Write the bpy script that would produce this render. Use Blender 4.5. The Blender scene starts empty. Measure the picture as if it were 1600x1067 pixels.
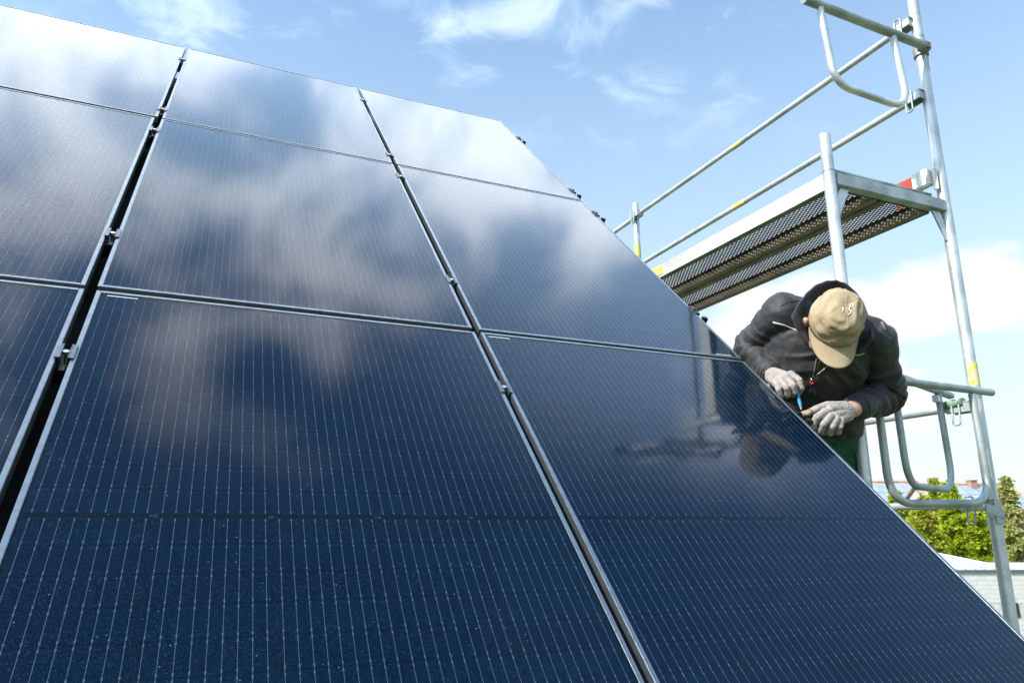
import bpy, bmesh, math, random
import numpy as np
from mathutils import Vector, Matrix, noise as mnoise

random.seed(7)
scene = bpy.context.scene
COL = scene.collection
R_ = math.radians

# ------------------------------------------------------------------ camera
# world frame: origin at the top corner of the module array beside the scaffold,
# X along the roof rows, Y horizontally into the roof, Z up; the ground lies at GZ
GZ = -8.06
CAM = Vector((-1.9272, -4.6867, -3.0598))
RW = Matrix(((0.9178177, -0.3970020, -0.0002884),
             (0.0981826, 0.2276895, -0.9687712),
             (0.3846698, 0.8891271, 0.2479562)))      # rows: image right, image down, view direction
FPX = 1145.0
cd = bpy.data.cameras.new('camera')
cam = bpy.data.objects.new('camera', cd)
COL.objects.link(cam)
cd.sensor_width = 36.0
cd.lens = FPX * 36.0 / 1600.0
cd.clip_start = 0.05
cd.clip_end = 5000
rx, ry, rz = RW[0], -RW[1], -RW[2]
m3 = Matrix((rx, ry, rz)).transposed()
cam.matrix_world = Matrix.Translation(CAM) @ m3.to_4x4()
scene.camera = cam


def at(px, py, depth):
    """a point `depth` metres in front of the camera station, read off the survey photo (1600 px wide)"""
    v = Vector(((px - 800) / FPX, (py - 533.5) / FPX, 1.0)) * depth
    return CAM + RW.transposed() @ v


# ------------------------------------------------------------------ light
SUN = Vector((-0.74, -0.13, 0.66)).normalized()
w = bpy.data.worlds.new('World')
scene.world = w
w.use_nodes = True
w.cycles.sampling_method = 'MANUAL'
w.cycles.sample_map_resolution = 256
nt = w.node_tree
nt.nodes.clear()
N = nt.nodes.new
L = nt.links.new
sky = N('ShaderNodeTexSky')
sky.sky_type = 'NISHITA'
sky.sun_disc = False
sky.sun_elevation = math.asin(SUN.z)
sky.sun_rotation = math.atan2(SUN.x, SUN.y)
sky.altitude = 200
sky.air_density = 1.0
sky.dust_density = 1.2
sky.ozone_density = 2.0
bg = N('ShaderNodeBackground')
bg.inputs[1].default_value = 0.15
out = N('ShaderNodeOutputWorld')


def wmath(op, a, b=None, clamp=False):
    n = N('ShaderNodeMath')
    n.operation = op
    n.use_clamp = clamp
    for i, v in enumerate((a, b)):
        if v is None:
            continue
        if isinstance(v, (int, float)):
            n.inputs[i].default_value = v
        else:
            L(v, n.inputs[i])
    return n.outputs[0]


def wramp(v, a, b, smooth=True):
    n = N('ShaderNodeMapRange')
    n.interpolation_type = 'SMOOTHSTEP' if smooth else 'LINEAR'
    n.inputs['From Min'].default_value = a
    n.inputs['From Max'].default_value = b
    L(v, n.inputs['Value'])
    return n.outputs['Result']


tc = N('ShaderNodeTexCoord')
sep = N('ShaderNodeSeparateXYZ')
L(tc.outputs['Generated'], sep.inputs[0])
dx, dy, dz = sep.outputs
zc = wmath('ADD', wmath('MAXIMUM', dz, 0.0), 0.06)
comb = N('ShaderNodeCombineXYZ')
px_ = wmath('DIVIDE', dx, zc)
py_ = wmath('DIVIDE', dy, zc)
L(px_, comb.inputs[0])
L(py_, comb.inputs[1])
comb.inputs[2].default_value = 3.7


def wnoise(vec, scale, detail, rough, dist=0.0):
    n = N('ShaderNodeTexNoise')
    n.inputs['Scale'].default_value = scale
    n.inputs['Detail'].default_value = detail
    n.inputs['Roughness'].default_value = rough
    n.inputs['Distortion'].default_value = dist
    L(vec, n.inputs['Vector'])
    return n.outputs['Fac']


# high broken cloud, seen overhead (and mirrored in the glass); clear towards the sun side
n1 = wnoise(comb.outputs[0], 6.5, 6, 0.58, 0.5)
hi_field = wramp(py_, 0.02, 0.22)
cov = wmath('MULTIPLY', wramp(dz, 0.60, 0.80), 0.09)
# single clouds (+) and blue gaps (-) of the broken layer, as the glass mirrors them
for cx_, cy_, wt_, sg_ in [(-0.195, 0.593, 0.08, 0.16), (0.255, 0.632, 0.04, 0.1), (0.464, 0.569, 0.05, 0.12), (0.308, 0.477, 0.10, 0.08), (0.108, 0.461, 0.09, 0.07),
                           (-0.097, 0.422, 0.12, 0.08), (0.549, 0.41, 0.1, 0.08), (-0.034, 0.165, 0.16, 0.05), (0.163, 0.243, 0.13, 0.05), (-0.026, 0.517, -0.15, 0.05),
                           (0.055, 0.614, -0.10, 0.05), (-0.004, 0.369, -0.16, 0.05), (0.409, 0.422, -0.10, 0.06), (-0.164, 0.312, -0.13, 0.07), (0.661, 0.349, -0.15, 0.1),
                           (0.063, 0.215, -0.17, 0.05), (0.26, 0.172, -0.22, 0.11), (0.51, 0.234, -0.25, 0.16), (-0.121, 0.172, -0.15, 0.08), (1.10, 0.76, -0.30, 0.23),
                           (-0.122, 1.30, 0.16, 0.10), (0.124, 1.201, 0.13, 0.07), (0.247, 1.123, 0.09, 0.08), (0.348, 1.134, 0.10, 0.06), (0.477, 1.043, 0.12, 0.07),
                           (0.648, 0.968, 0.17, 0.06), (0.620, 1.040, 0.15, 0.05), (0.292, 1.36, -0.22, 0.16), (0.62, 1.25, -0.2, 0.10), (0.0, 1.50, -0.2, 0.14)]:
    vd = N('ShaderNodeVectorMath')
    vd.operation = 'DISTANCE'
    L(comb.outputs[0], vd.inputs[0])
    vd.inputs[1].default_value = (cx_, cy_, 3.7)
    cov = wmath('ADD', cov, wmath('MULTIPLY', wramp(vd.outputs['Value'], sg_ * 1.9, 0.0), wt_))
m_hi = wmath('MULTIPLY', wramp(wmath('ADD', n1, cov), 0.44, 0.80), wmath('MULTIPLY', hi_field, wramp(dz, 0.44, 0.58)))
m_hi = wmath('MULTIPLY', m_hi, wmath('ADD', 0.14, wmath('MULTIPLY', wramp(dz, 0.64, 0.78), 0.86)))      # thin wisps lower down
veil = wmath('MULTIPLY', wmath('MULTIPLY', hi_field, wramp(dz, 0.62, 0.80)), wmath('MULTIPLY', wramp(dz, 0.98, 0.86), 0.60))      # milky veil between the clouds
# cumulus banks low over the horizon
mp = N('ShaderNodeMapping')
mp.inputs['Scale'].default_value = (1.0, 1.0, 2.6)
mp.inputs['Location'].default_value = (0.35, 0.2, 0.1)
L(tc.outputs['Generated'], mp.inputs[0])
n3 = wnoise(mp.outputs[0], 3.6, 6, 0.5, 0.1)
v_lo = wmath('ADD', n3, wmath('MULTIPLY', wramp(dz, 0.40, 0.12), 0.12))
for bx_, by_, bz_, wt_, sg_ in ((0.648, 0.706, 0.270, 0.16, 0.10), (0.756, 0.583, 0.275, 0.16, 0.10), (0.819, 0.505, 0.262, 0.16, 0.09), (0.70, 0.69, 0.17, 0.10, 0.12), (0.80, 0.55, 0.205, -0.10, 0.05)):
    vd = N('ShaderNodeVectorMath')
    vd.operation = 'DISTANCE'
    L(tc.outputs['Generated'], vd.inputs[0])
    vd.inputs[1].default_value = (bx_, by_, bz_)
    v_lo = wmath('ADD', v_lo, wmath('MULTIPLY', wramp(vd.outputs['Value'], sg_ * 1.6, 0.0), wt_))
m_lo = wmath('MULTIPLY', wramp(v_lo, 0.60, 0.70), wramp(dz, 0.36, 0.29))
hz = wmath('ADD', wmath('MULTIPLY', wramp(dz, 0.66, 0.02, False), 0.74), wmath('MULTIPLY', wramp(dz, 0.95, 0.6), 0.12))     # pale summer haze, thicker low in the sky


def wmix(f, a, b):
    n = N('ShaderNodeMix')
    n.data_type = 'RGBA'
    L(f, n.inputs['Factor'])
    L(a, n.inputs['A'])
    n.inputs['B'].default_value = (*b, 1)
    return n.outputs['Result']


tint = N('ShaderNodeMix')
tint.data_type = 'RGBA'
tint.blend_type = 'MULTIPLY'
tint.inputs['Factor'].default_value = 1.0
L(sky.outputs[0], tint.inputs['A'])
tint.inputs['B'].default_value = (0.86, 1.09, 1.06, 1)
c0 = wmix(hz, tint.outputs['Result'], (2.62, 2.74, 2.95))
c1 = wmix(m_lo, c0, (3.25, 3.28, 3.30))
c1 = wmix(veil, c1, (4.9, 7.0, 9.8))
c2 = wmix(m_hi, c1, (11.4, 11.9, 12.8))
L(c2, bg.inputs[0])
L(bg.outputs[0], out.inputs[0])

sd = bpy.data.lights.new('sun', 'SUN')
sd.energy = 2.9
sd.angle = R_(0.53)
sd.color = (1.0, 0.95, 0.87)
so = bpy.data.objects.new('sun', sd)
so.rotation_euler = (-SUN).to_track_quat('-Z', 'Y').to_euler()
so.location = (-6, 0, 8)
COL.objects.link(so)

scene.view_settings.view_transform = 'Standard'
scene.view_settings.look = 'None'
scene.view_settings.gamma = 1.0
scene.view_settings.use_curve_mapping = False
scene.view_settings.exposure = 1.08
scene.render.engine = 'CYCLES'
scene.cycles.use_denoising = True
scene.cycles.denoiser = 'OPENIMAGEDENOISE'
scene.cycles.denoising_input_passes = 'RGB_ALBEDO_NORMAL'
scene.cycles.denoising_prefilter = 'ACCURATE'
scene.cycles.max_bounces = 5
scene.cycles.use_adaptive_sampling = True
scene.cycles.adaptive_threshold = 0.008
scene.cycles.transparent_max_bounces = 10
scene.cycles.caustics_reflective = False
scene.cycles.sample_clamp_indirect = 2.0
scene.cycles.caustics_refractive = False


# ------------------------------------------------------------------ materials
class NB:
    """small node builder"""
    def __init__(s, name):
        s.m = bpy.data.materials.new(name)
        s.m.use_nodes = True
        s.t = s.m.node_tree
        s.t.nodes.clear()
        s.o = s.t.nodes.new('ShaderNodeOutputMaterial')

    def n(s, typ, **kw):
        nd = s.t.nodes.new(typ)
        for k, v in kw.items():
            setattr(nd, k, v)
        return nd

    def l(s, a, b):
        s.t.links.new(a, b)

    def set(s, nd, key, v):
        if isinstance(v, (int, float, tuple, list)):
            nd.inputs[key].default_value = v
        else:
            s.l(v, nd.inputs[key])

    def math(s, op, a, b=0.0, c=None, clamp=False):
        nd = s.n('ShaderNodeMath', operation=op, use_clamp=clamp)
        s.set(nd, 0, a)
        s.set(nd, 1, b)
        if c is not None:
            s.set(nd, 2, c)
        return nd.outputs[0]

    def ramp(s, v, a, b, c=0.0, d=1.0, smooth=True):
        nd = s.n('ShaderNodeMapRange')
        nd.interpolation_type = 'SMOOTHSTEP' if smooth else 'LINEAR'
        s.set(nd, 'Value', v)
        for k, x in zip(('From Min', 'From Max', 'To Min', 'To Max'), (a, b, c, d)):
            s.set(nd, k, x)
        return nd.outputs['Result']

    def noise(s, vec, scale, detail=4, rough=0.55, dist=0.0):
        nd = s.n('ShaderNodeTexNoise')
        s.set(nd, 'Scale', scale)
        s.set(nd, 'Detail', detail)
        s.set(nd, 'Roughness', rough)
        s.set(nd, 'Distortion', dist)
        s.l(vec, nd.inputs['Vector'])
        return nd.outputs['Fac']

    def coord(s, kind='Object', scale=None):
        o = s.n('ShaderNodeTexCoord').outputs[kind]
        if scale:
            mp = s.n('ShaderNodeMapping')
            mp.inputs['Scale'].default_value = scale
            s.l(o, mp.inputs[0])
            o = mp.outputs[0]
        return o

    def mixc(s, f, a, b):
        nd = s.n('ShaderNodeMix', data_type='RGBA')
        s.set(nd, 'Factor', f)
        s.set(nd, 'A', a if not isinstance(a, tuple) else (*a, 1))
        s.set(nd, 'B', b if not isinstance(b, tuple) else (*b, 1))
        return nd.outputs['Result']

    def bump(s, h, strength=0.3, dist=0.01):
        nd = s.n('ShaderNodeBump')
        nd.inputs['Strength'].default_value = strength
        nd.inputs['Distance'].default_value = dist
        s.l(h, nd.inputs['Height'])
        return nd.outputs['Normal']

    def bsdf(s, col, rough=0.5, metal=0.0, normal=None, **kw):
        nd = s.n('ShaderNodeBsdfPrincipled')
        s.set(nd, 'Base Color', col if not (isinstance(col, tuple) and len(col) == 3) else (*col, 1))
        s.set(nd, 'Roughness', rough)
        s.set(nd, 'Metallic', metal)
        if normal is not None:
            s.l(normal, nd.inputs['Normal'])
        for k, v in kw.items():
            s.set(nd, k.replace('_', ' '), v)
        return nd.outputs[0]

    def done(s, sh):
        s.l(sh, s.o.inputs['Surface'])
        return s.m


def simple(name, c, rough=0.5, metal=0.0, var=0.25, nscale=20.0, bump=0.0, c2=None, coord='Object', **kw):
    b = NB(name)
    co = b.coord(coord)
    f = b.noise(co, nscale, 5, 0.6)
    c2 = c2 or tuple(x * (1 - var) for x in c)
    col = b.mixc(b.ramp(f, 0.35, 0.65), c, c2)
    nrm = b.bump(b.noise(co, nscale * 3, 4, 0.6), bump, 0.004) if bump else None
    return b.done(b.bsdf(col, rough, metal, nrm, **kw))


M = {}


def galvanised(name, base, dark, rough=0.42, metal=0.75):
    b = NB(name)
    co = b.coord('Object')
    big = b.noise(co, 6, 4, 0.6)
    fine = b.noise(co, 75, 4, 0.65)
    streak = b.noise(b.coord('Object', (30, 30, 3.0)), 1.5, 4, 0.6)
    c = b.mixc(b.ramp(big, 0.38, 0.66), base, dark)
    c = b.mixc(b.math('MULTIPLY', b.ramp(fine, 0.55, 0.75), 0.45), c, tuple(x * 1.25 for x in base))
    spots = b.ramp(b.noise(b.coord('Object'), 22, 3, 0.5), 0.70, 0.75)
    c = b.mixc(b.math('MULTIPLY', spots, 0.40), c, (0.62, 0.60, 0.55))       # plaster and mortar splashes
    rust = b.ramp(b.math('ADD', streak, b.math('MULTIPLY', fine, 0.3)), 0.80, 0.92)
    c = b.mixc(b.math('MULTIPLY', rust, 0.5), c, (0.20, 0.12, 0.06))
    r = b.math('ADD', b.math('MULTIPLY', fine, 0.3), rough - 0.12)
    met = b.math('SUBTRACT', metal, b.math('MULTIPLY', spots, 0.6))
    return b.done(b.bsdf(c, r, met, b.bump(fine, 0.12, 0.002)))


M['galv'] = galvanised('galvanised_steel', (0.70, 0.73, 0.74), (0.47, 0.52, 0.54), 0.42, 0.6)
M['galv_dark'] = galvanised('shaded_galvanised_steel', (0.46, 0.51, 0.51), (0.28, 0.32, 0.32), 0.5, 0.5)  # darker copy: shade on end guards and near transom put into the colour
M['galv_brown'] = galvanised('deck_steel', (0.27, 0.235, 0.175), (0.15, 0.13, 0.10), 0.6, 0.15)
M['deck_side'] = galvanised('sunlit_pale_metal', (0.78, 0.77, 0.74), (0.62, 0.62, 0.60), 0.45, 0.35)  # pale metal; sunlight on the plank's side wall is put into this colour
M['coupler'] = galvanised('coupler_steel', (0.36, 0.35, 0.31), (0.2, 0.18, 0.15), 0.5, 0.7)
M['tape_yellow'] = simple('yellow_marking_paint', (0.78, 0.60, 0.03), 0.5, nscale=45, c2=(0.66, 0.62, 0.45))
M['tape_lime'] = simple('lime_marking_paint', (0.66, 0.74, 0.05), 0.5, nscale=45, c2=(0.58, 0.62, 0.30))
M['paint_green'] = simple('green_marking_paint', (0.04, 0.22, 0.08), 0.5, nscale=60, c2=(0.3, 0.36, 0.33))
M['red_board'] = simple('red_toe_board_paint', (0.52, 0.07, 0.035), 0.5, nscale=25)
M['bolt'] = simple('zinc_bolt', (0.75, 0.76, 0.78), 0.25, 0.9, nscale=80)
M['black_metal'] = simple('black_anodised_clamp', (0.02, 0.022, 0.025), 0.35, 0.3, nscale=60)
M['clamp_alu'] = simple('clamp_aluminium', (0.22, 0.24, 0.26), 0.35, 0.85, nscale=60)
M['rail'] = simple('mounting_rail_aluminium', (0.10, 0.105, 0.11), 0.4, 0.8, nscale=30)
M['roof'] = simple('dark_roof_covering', (0.035, 0.033, 0.032), 0.8, nscale=6, bump=0.3)
M['sticker'] = simple('white_serial_sticker', (0.8, 0.8, 0.8), 0.4, nscale=50, var=0.08)


def frame_mat():
    b = NB('module_frame_anodised')
    co = b.coord('Object')
    f = b.noise(co, 60, 4, 0.6)
    c = b.mixc(b.ramp(f, 0.35, 0.7), (0.30, 0.34, 0.37), (0.23, 0.265, 0.30))
    return b.done(b.bsdf(c, b.math('ADD', 0.25, b.math('MULTIPLY', f, 0.16)), 0.85))


M['frame'] = frame_mat()


def cell_mat():
    b = NB('monocrystalline_cell')
    co = b.coord('Object')
    oi = b.n('ShaderNodeObjectInfo')
    sp = b.n('ShaderNodeSeparateXYZ')
    b.l(co, sp.inputs[0])
    st = b.math('FRACT', b.math('MULTIPLY', sp.outputs[0], 1 / 0.00389))
    line = b.ramp(b.math('ABSOLUTE', b.math('SUBTRACT', st, 0.5)), 0.40, 0.47)
    g = b.noise(b.coord('Generated', (400, 140, 1)), 1.0, 3, 0.7)
    c = b.mixc(oi.outputs['Random'], (0.0002, 0.0410, 0.100), (0.0003, 0.0500, 0.120))
    c = b.mixc(b.math('MULTIPLY', line, 0.18), c, (0.008, 0.095, 0.135))
    c = b.mixc(b.math('MULTIPLY', b.ramp(g, 0.45, 0.8), 0.55), c, (0.008, 0.090, 0.14))
    return b.done(b.bsdf(c, 0.55, 0.0, None, Specular_IOR_Level=0.2))


M['cell'] = cell_mat()
M['backsheet'] = simple('black_backsheet', (0.0003, 0.0280, 0.070), 0.6, nscale=40)
M['wire'] = simple('silver_busbar_wire', (0.62, 0.74, 0.80), 0.5, 0.0, nscale=300, var=0.35)
M['joint'] = simple('ribbon_joint', (0.30, 0.36, 0.43), 0.5, 0.0, nscale=900, var=0.7)


def glass_mat():
    b = NB('textured_solar_glass')
    geo = b.n('ShaderNodeNewGeometry')
    pos = geo.outputs['Position']
    fr = b.n('ShaderNodeFresnel')
    fr.inputs['IOR'].default_value = 1.64
    tr = b.n('ShaderNodeBsdfTransparent')
    gl = b.n('ShaderNodeBsdfGlossy')
    b.set(gl, 'Color', b.mixc(b.ramp(fr.outputs[0], 0.08, 0.22), (1.0, 0.93, 0.94), (0.90, 0.955, 1.0)))     # violet cast of the coating, gone at grazing angles
    sm = b.noise(pos, 3.0, 1, 0.5)
    b.set(gl, 'Roughness', b.math('ADD', 0.045, b.math('MULTIPLY', sm, 0.05)))
    mx = b.n('ShaderNodeMixShader')
    b.set(mx, 0, b.math('MULTIPLY', b.math('SUBTRACT', fr.outputs[0], 0.058), 1.09, None, True))      # anti-reflective coating
    b.l(tr.outputs[0], mx.inputs[1])
    b.l(gl.outputs[0], mx.inputs[2])
    # dust film and specks lying on the pane
    v = b.n('ShaderNodeTexVoronoi')
    v.inputs['Scale'].default_value = 85
    b.l(pos, v.inputs['Vector'])
    rnd = b.n('ShaderNodeSeparateColor')
    b.l(v.outputs['Color'], rnd.inputs[0])
    rad = b.math('MULTIPLY', b.ramp(rnd.outputs[0], 0.62, 1.0), 0.11)
    spk = b.math('LESS_THAN', v.outputs['Distance'], rad)
    film = b.math('MULTIPLY', b.ramp(b.noise(pos, 420, 1, 0.7), 0.50, 0.80), 0.065)
    film2 = b.math('MULTIPLY', b.ramp(b.noise(pos, 1.7, 2, 0.6), 0.35, 0.75), 0.005)
    sc = b.noise(b.coord('Object', (8, 60, 1)), 1.6, 3, 0.6)
    scr = b.math('MULTIPLY', b.ramp(sc, 0.735, 0.75), 0.10)
    d = b.math('ADD', b.math('ADD', b.math('MULTIPLY', spk, 0.32), film), b.math('ADD', film2, scr), None, True)
    df = b.n('ShaderNodeBsdfDiffuse')
    df.inputs['Color'].default_value = (0.26, 0.46, 0.56, 1)
    mx2 = b.n('ShaderNodeMixShader')
    b.l(d, mx2.inputs[0])
    b.l(mx.outputs[0], mx2.inputs[1])
    b.l(df.outputs[0], mx2.inputs[2])
    return b.done(mx2.outputs[0])


M['glass'] = glass_mat()


# ------------------------------------------------------------------ mesh helpers
class MB:
    def __init__(s):
        s.v, s.f = [], []

    def add(s, vs, fs):
        k = len(s.v)
        s.v += [tuple(v) for v in vs]
        s.f += [tuple(i + k for i in f) for f in fs]

    def box(s, a, b, mat=None):
        (x0, y0, z0), (x1, y1, z1) = a, b
        vs = [Vector(p) for p in ((x0, y0, z0), (x1, y0, z0), (x1, y1, z0), (x0, y1, z0),
                                  (x0, y0, z1), (x1, y0, z1), (x1, y1, z1), (x0, y1, z1))]
        if mat is not None:
            vs = [mat @ v for v in vs]
        s.add(vs, [(0, 3, 2, 1), (4, 5, 6, 7), (0, 1, 5, 4), (1, 2, 6, 5), (2, 3, 7, 6), (3, 0, 4, 7)])
        return s

    def path(s, pts, r, n=14, cap=True):
        """round tube along a polyline; r may be a number or a list"""
        pts = [Vector(p) for p in pts]
        rr = r if isinstance(r, (list, tuple)) else [r] * len(pts)
        prev = None
        rings = []
        for i, p in enumerate(pts):
            if i == 0:
                t = pts[1] - p
            elif i == len(pts) - 1:
                t = p - pts[i - 1]
            else:
                t = (pts[i + 1] - p).normalized() + (p - pts[i - 1]).normalized()
            t.normalize()
            if prev is None:
                a = Vector((0, 0, 1)) if abs(t.z) < 0.9 else Vector((1, 0, 0))
                u = t.cross(a).normalized()
            else:
                u = (prev - t * prev.dot(t)).normalized()
            prev = u
            v = t.cross(u)
            rings.append([p + (u * math.cos(2 * math.pi * k / n) + v * math.sin(2 * math.pi * k / n)) * rr[i] for k in range(n)])
        vs = [q for ring in rings for q in ring]
        fs = []
        for i in range(len(pts) - 1):
            for k in range(n):
                a, b = i * n + k, i * n + (k + 1) % n
                fs.append((a, b, b + n, a + n))
        if cap:
            fs.append(tuple(reversed(range(n))))
            fs.append(tuple(range((len(pts) - 1) * n, len(pts) * n)))
        s.add(vs, fs)
        return s

    def prism(s, poly, off):
        """extrude a planar polygon by vector off"""
        poly = [Vector(p) for p in poly]
        off = Vector(off)
        n = len(poly)
        vs = poly + [p + off for p in poly]
        fs = [tuple(reversed(range(n))), tuple(range(n, 2 * n))]
        fs += [(i, (i + 1) % n, (i + 1) % n + n, i + n) for i in range(n)]
        s.add(vs, fs)
        return s

    def mesh(s, name, mat, smooth=False, bevel=0.0):
        me = bpy.data.meshes.new(name)
        me.from_pydata(s.v, [], s.f)
        bm = bmesh.new()
        bm.from_mesh(me)
        bmesh.ops.recalc_face_normals(bm, faces=bm.faces)
        if bevel:
            es = [e for e in bm.edges if len(e.link_faces) == 2 and e.calc_face_angle() > 0.6]
            bmesh.ops.bevel(bm, geom=es, offset=bevel, segments=2, affect='EDGES', clamp_overlap=True)
        bm.to_mesh(me)
        bm.free()
        if mat:
            me.materials.append(M[mat] if isinstance(mat, str) else mat)
        if smooth:
            me.polygons.foreach_set('use_smooth', [True] * len(me.polygons))
            if smooth != 'all':
                me.set_sharp_from_angle(angle=R_(40))
        me.update()
        return me

    def build(s, name, mat, parent=None, smooth=False, bevel=0.0):
        return link(name, s.mesh(name, mat, smooth, bevel), parent)


def link(name, me, parent=None, loc=None):
    o = bpy.data.objects.new(name, me)
    COL.objects.link(o)
    o.parent = parent
    if loc is not None:
        o.location = loc
    return o


def tag(o, label=None, cat=None, group=None, kind=None):
    for k, v in (('label', label), ('category', cat), ('group', group), ('kind', kind)):
        if v:
            o[k] = v
    return o


def thing(name, label, cat, loc=(0, 0, 0), group=None):
    o = bpy.data.objects.new(name, None)
    o.empty_display_size = 0.1
    COL.objects.link(o)
    o.location = loc
    return tag(o, label, cat, group)


def rounded(pts, rad, seg=7):
    """fillet the inner corners of a polyline"""
    pts = [Vector(p) for p in pts]
    outp = [pts[0]]
    for i in range(1, len(pts) - 1):
        a, b, c = pts[i - 1], pts[i], pts[i + 1]
        d1, d2 = (a - b).normalized(), (c - b).normalized()
        ang = d1.angle(d2)
        t = min(rad / math.tan(ang / 2), (a - b).length * 0.49, (c - b).length * 0.49)
        p1, p2 = b + d1 * t, b + d2 * t
        for k in range(seg + 1):
            s = k / seg
            outp.append(p1.lerp(b, s).lerp(b.lerp(p2, s), s))
    outp.append(pts[-1])
    return outp


# ------------------------------------------------------------------ solar array
SL = R_(44.2)
CS, SN = math.cos(SL), math.sin(SL)
PW, PH = 1.096, 1.7227
GAPB, GAPA, GAPY = 0.0205, 0.0235, 0.0200


def PP(x, y, n=0.0):
    return Vector((x, y * CS - n * SN, y * SN + n * CS))


PROT = (SL, 0, 0)
LIP, FH = 0.0115, 0.032


def frame_mesh():
    m = MB()
    a, b = PW / 2, PH / 2
    z0, z1 = -FH, 0.0
    m.box((-a, -b, z0), (-a + LIP, b, z1))
    m.box((a - LIP, -b, z0), (a, b, z1))
    m.box((-a + LIP + 1e-4, -b, z0), (a - LIP - 1e-4, -b + LIP, z1))
    m.box((-a + LIP + 1e-4, b - LIP, z0), (a - LIP - 1e-4, b, z1))
    return m.mesh('frame', 'frame', False, 0.0012)


def glass_mesh():
    m = MB()
    a, b = PW / 2 - LIP, PH / 2 - LIP
    z0, z1 = -0.0050, -0.0016
    m.add([(-a, -b, z1), (a, -b, z1), (a, b, z1), (-a, b, z1)], [(0, 1, 2, 3)])
    return m.mesh('glass_pane', 'glass')


def back_mesh():
    m = MB()
    a, b = PW / 2 - LIP, PH / 2 - LIP
    m.box((-a, -b, -0.0085), (a, b, -0.0068))
    return m.mesh('backsheet', 'backsheet')


CW, CG = 0.2105, 0.0028
CH, CGY, MIDG, MARG = 0.0686, 0.0011, 0.0100, 0.0210
cell_x = [-(5 * CW + 4 * CG) / 2 + CW / 2 + i * (CW + CG) for i in range(5)]
half = 12 * CH + 11 * CGY
cell_y = [MIDG / 2 + CH / 2 + j * (CH + CGY) for j in range(12)]
cell_y = [-y for y in reversed(cell_y)] + cell_y


def cell_mesh():
    m = MB()
    a, b, c = CW / 2, CH / 2, 0.004
    poly = [(-a, -b + c, 0), (-a + c, -b, 0), (a - c, -b, 0), (a, -b + c, 0), (a, b - c, 0), (a - c, b, 0), (-a + c, b, 0), (-a, b - c, 0)]
    m.prism(poly, (0, 0, 0.0004))
    return m.mesh('cell', 'cell')


def wire_mesh():
    m = MB()
    z = -0.00585
    hw = 0.00052
    for cx in cell_x:
        for k in range(9):
            x = cx + (k - 4) * CW / 9
            for sgn in (-1, 1):
                y0, y1 = sgn * (MIDG / 2 + 0.002), sgn * (MIDG / 2 + half - 0.002)
                y0, y1 = min(y0, y1), max(y0, y1)
                m.add([(x - hw, y0, z), (x + hw, y0, z), (x + hw, y1, z), (x - hw, y1, z)], [(0, 1, 2, 3)])
            for cy in cell_y:
                for e in (-1, 1):
                    yy = cy + e * (CH / 2 - 0.0065)
                    p, q = 0.00135, 0.0026
                    m.add([(x - p, yy - q, z + 1e-4), (x + p, yy - q, z + 1e-4), (x + p, yy + q, z + 1e-4), (x - p, yy + q, z + 1e-4)], [(0, 1, 2, 3)])
    return m.mesh('busbar_wires', 'wire')


def joint_mesh():
    m = MB()
    rnd = random.Random(3)
    for i in range(4):
        x = (cell_x[i] + cell_x[i + 1]) / 2
        for k in range(5):
            ax, ay = x + rnd.uniform(-.006, .006), rnd.uniform(-.004, .004)
            m.prism([(ax + rnd.uniform(.002, .0045) * math.cos(t), ay + rnd.uniform(.001, .0025) * math.sin(t), -0.0060 + k * 3e-5)
                     for t in [j * math.pi / 3 for j in range(6)]], (0, 0, 2e-5))
    return m.mesh('ribbon_joint', 'joint')


def cross_mesh():
    m = MB()
    a = cell_x[-1] + CW / 2 - 0.002
    m.box((-a, -0.0015, -0.0066), (a, 0.0015, -0.0062))
    return m.mesh('cross_ribbon', simple('black_cross_ribbon', (0.0010, 0.012, 0.030), 0.5, nscale=60))


ME = dict(frame=frame_mesh(), glass=glass_mesh(), back=back_mesh(), cell=cell_mesh(), wire=wire_mesh(), joint=joint_mesh(), cross=cross_mesh())


def module(x0, ytop, label, dxo=0.0, dyo=0.0, dn=0.0, sticker=None):
    """x0: left edge, ytop: upper edge, both on the array plane"""
    t = thing('solar_panel', label, 'solar panel', PP(x0 + PW / 2 + dxo, ytop - PH / 2 + dyo, dn), 'solar panels mounted in rows on the roof')
    t.rotation_euler = PROT
    link('frame', ME['frame'], t)
    link('glass_pane', ME['glass'], t)
    bs = link('backsheet', ME['back'], t)
    for cx in cell_x:
        for cy in cell_y:
            link('cell', ME['cell'], t, (cx, cy, -0.0064))
    tag(link('busbar_wires', ME['wire'], t), kind='stuff')
    link('ribbon_joint', ME['joint'], t)
    link('cross_ribbon', ME['cross'], t)
    if sticker:
        sx, sy = sticker
        m = MB()
        m.box((sx, sy, -0.0015), (sx + 0.075, sy + 0.0030, -0.0011))
        m.build('serial_sticker', 'sticker', t)
    return t


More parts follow.
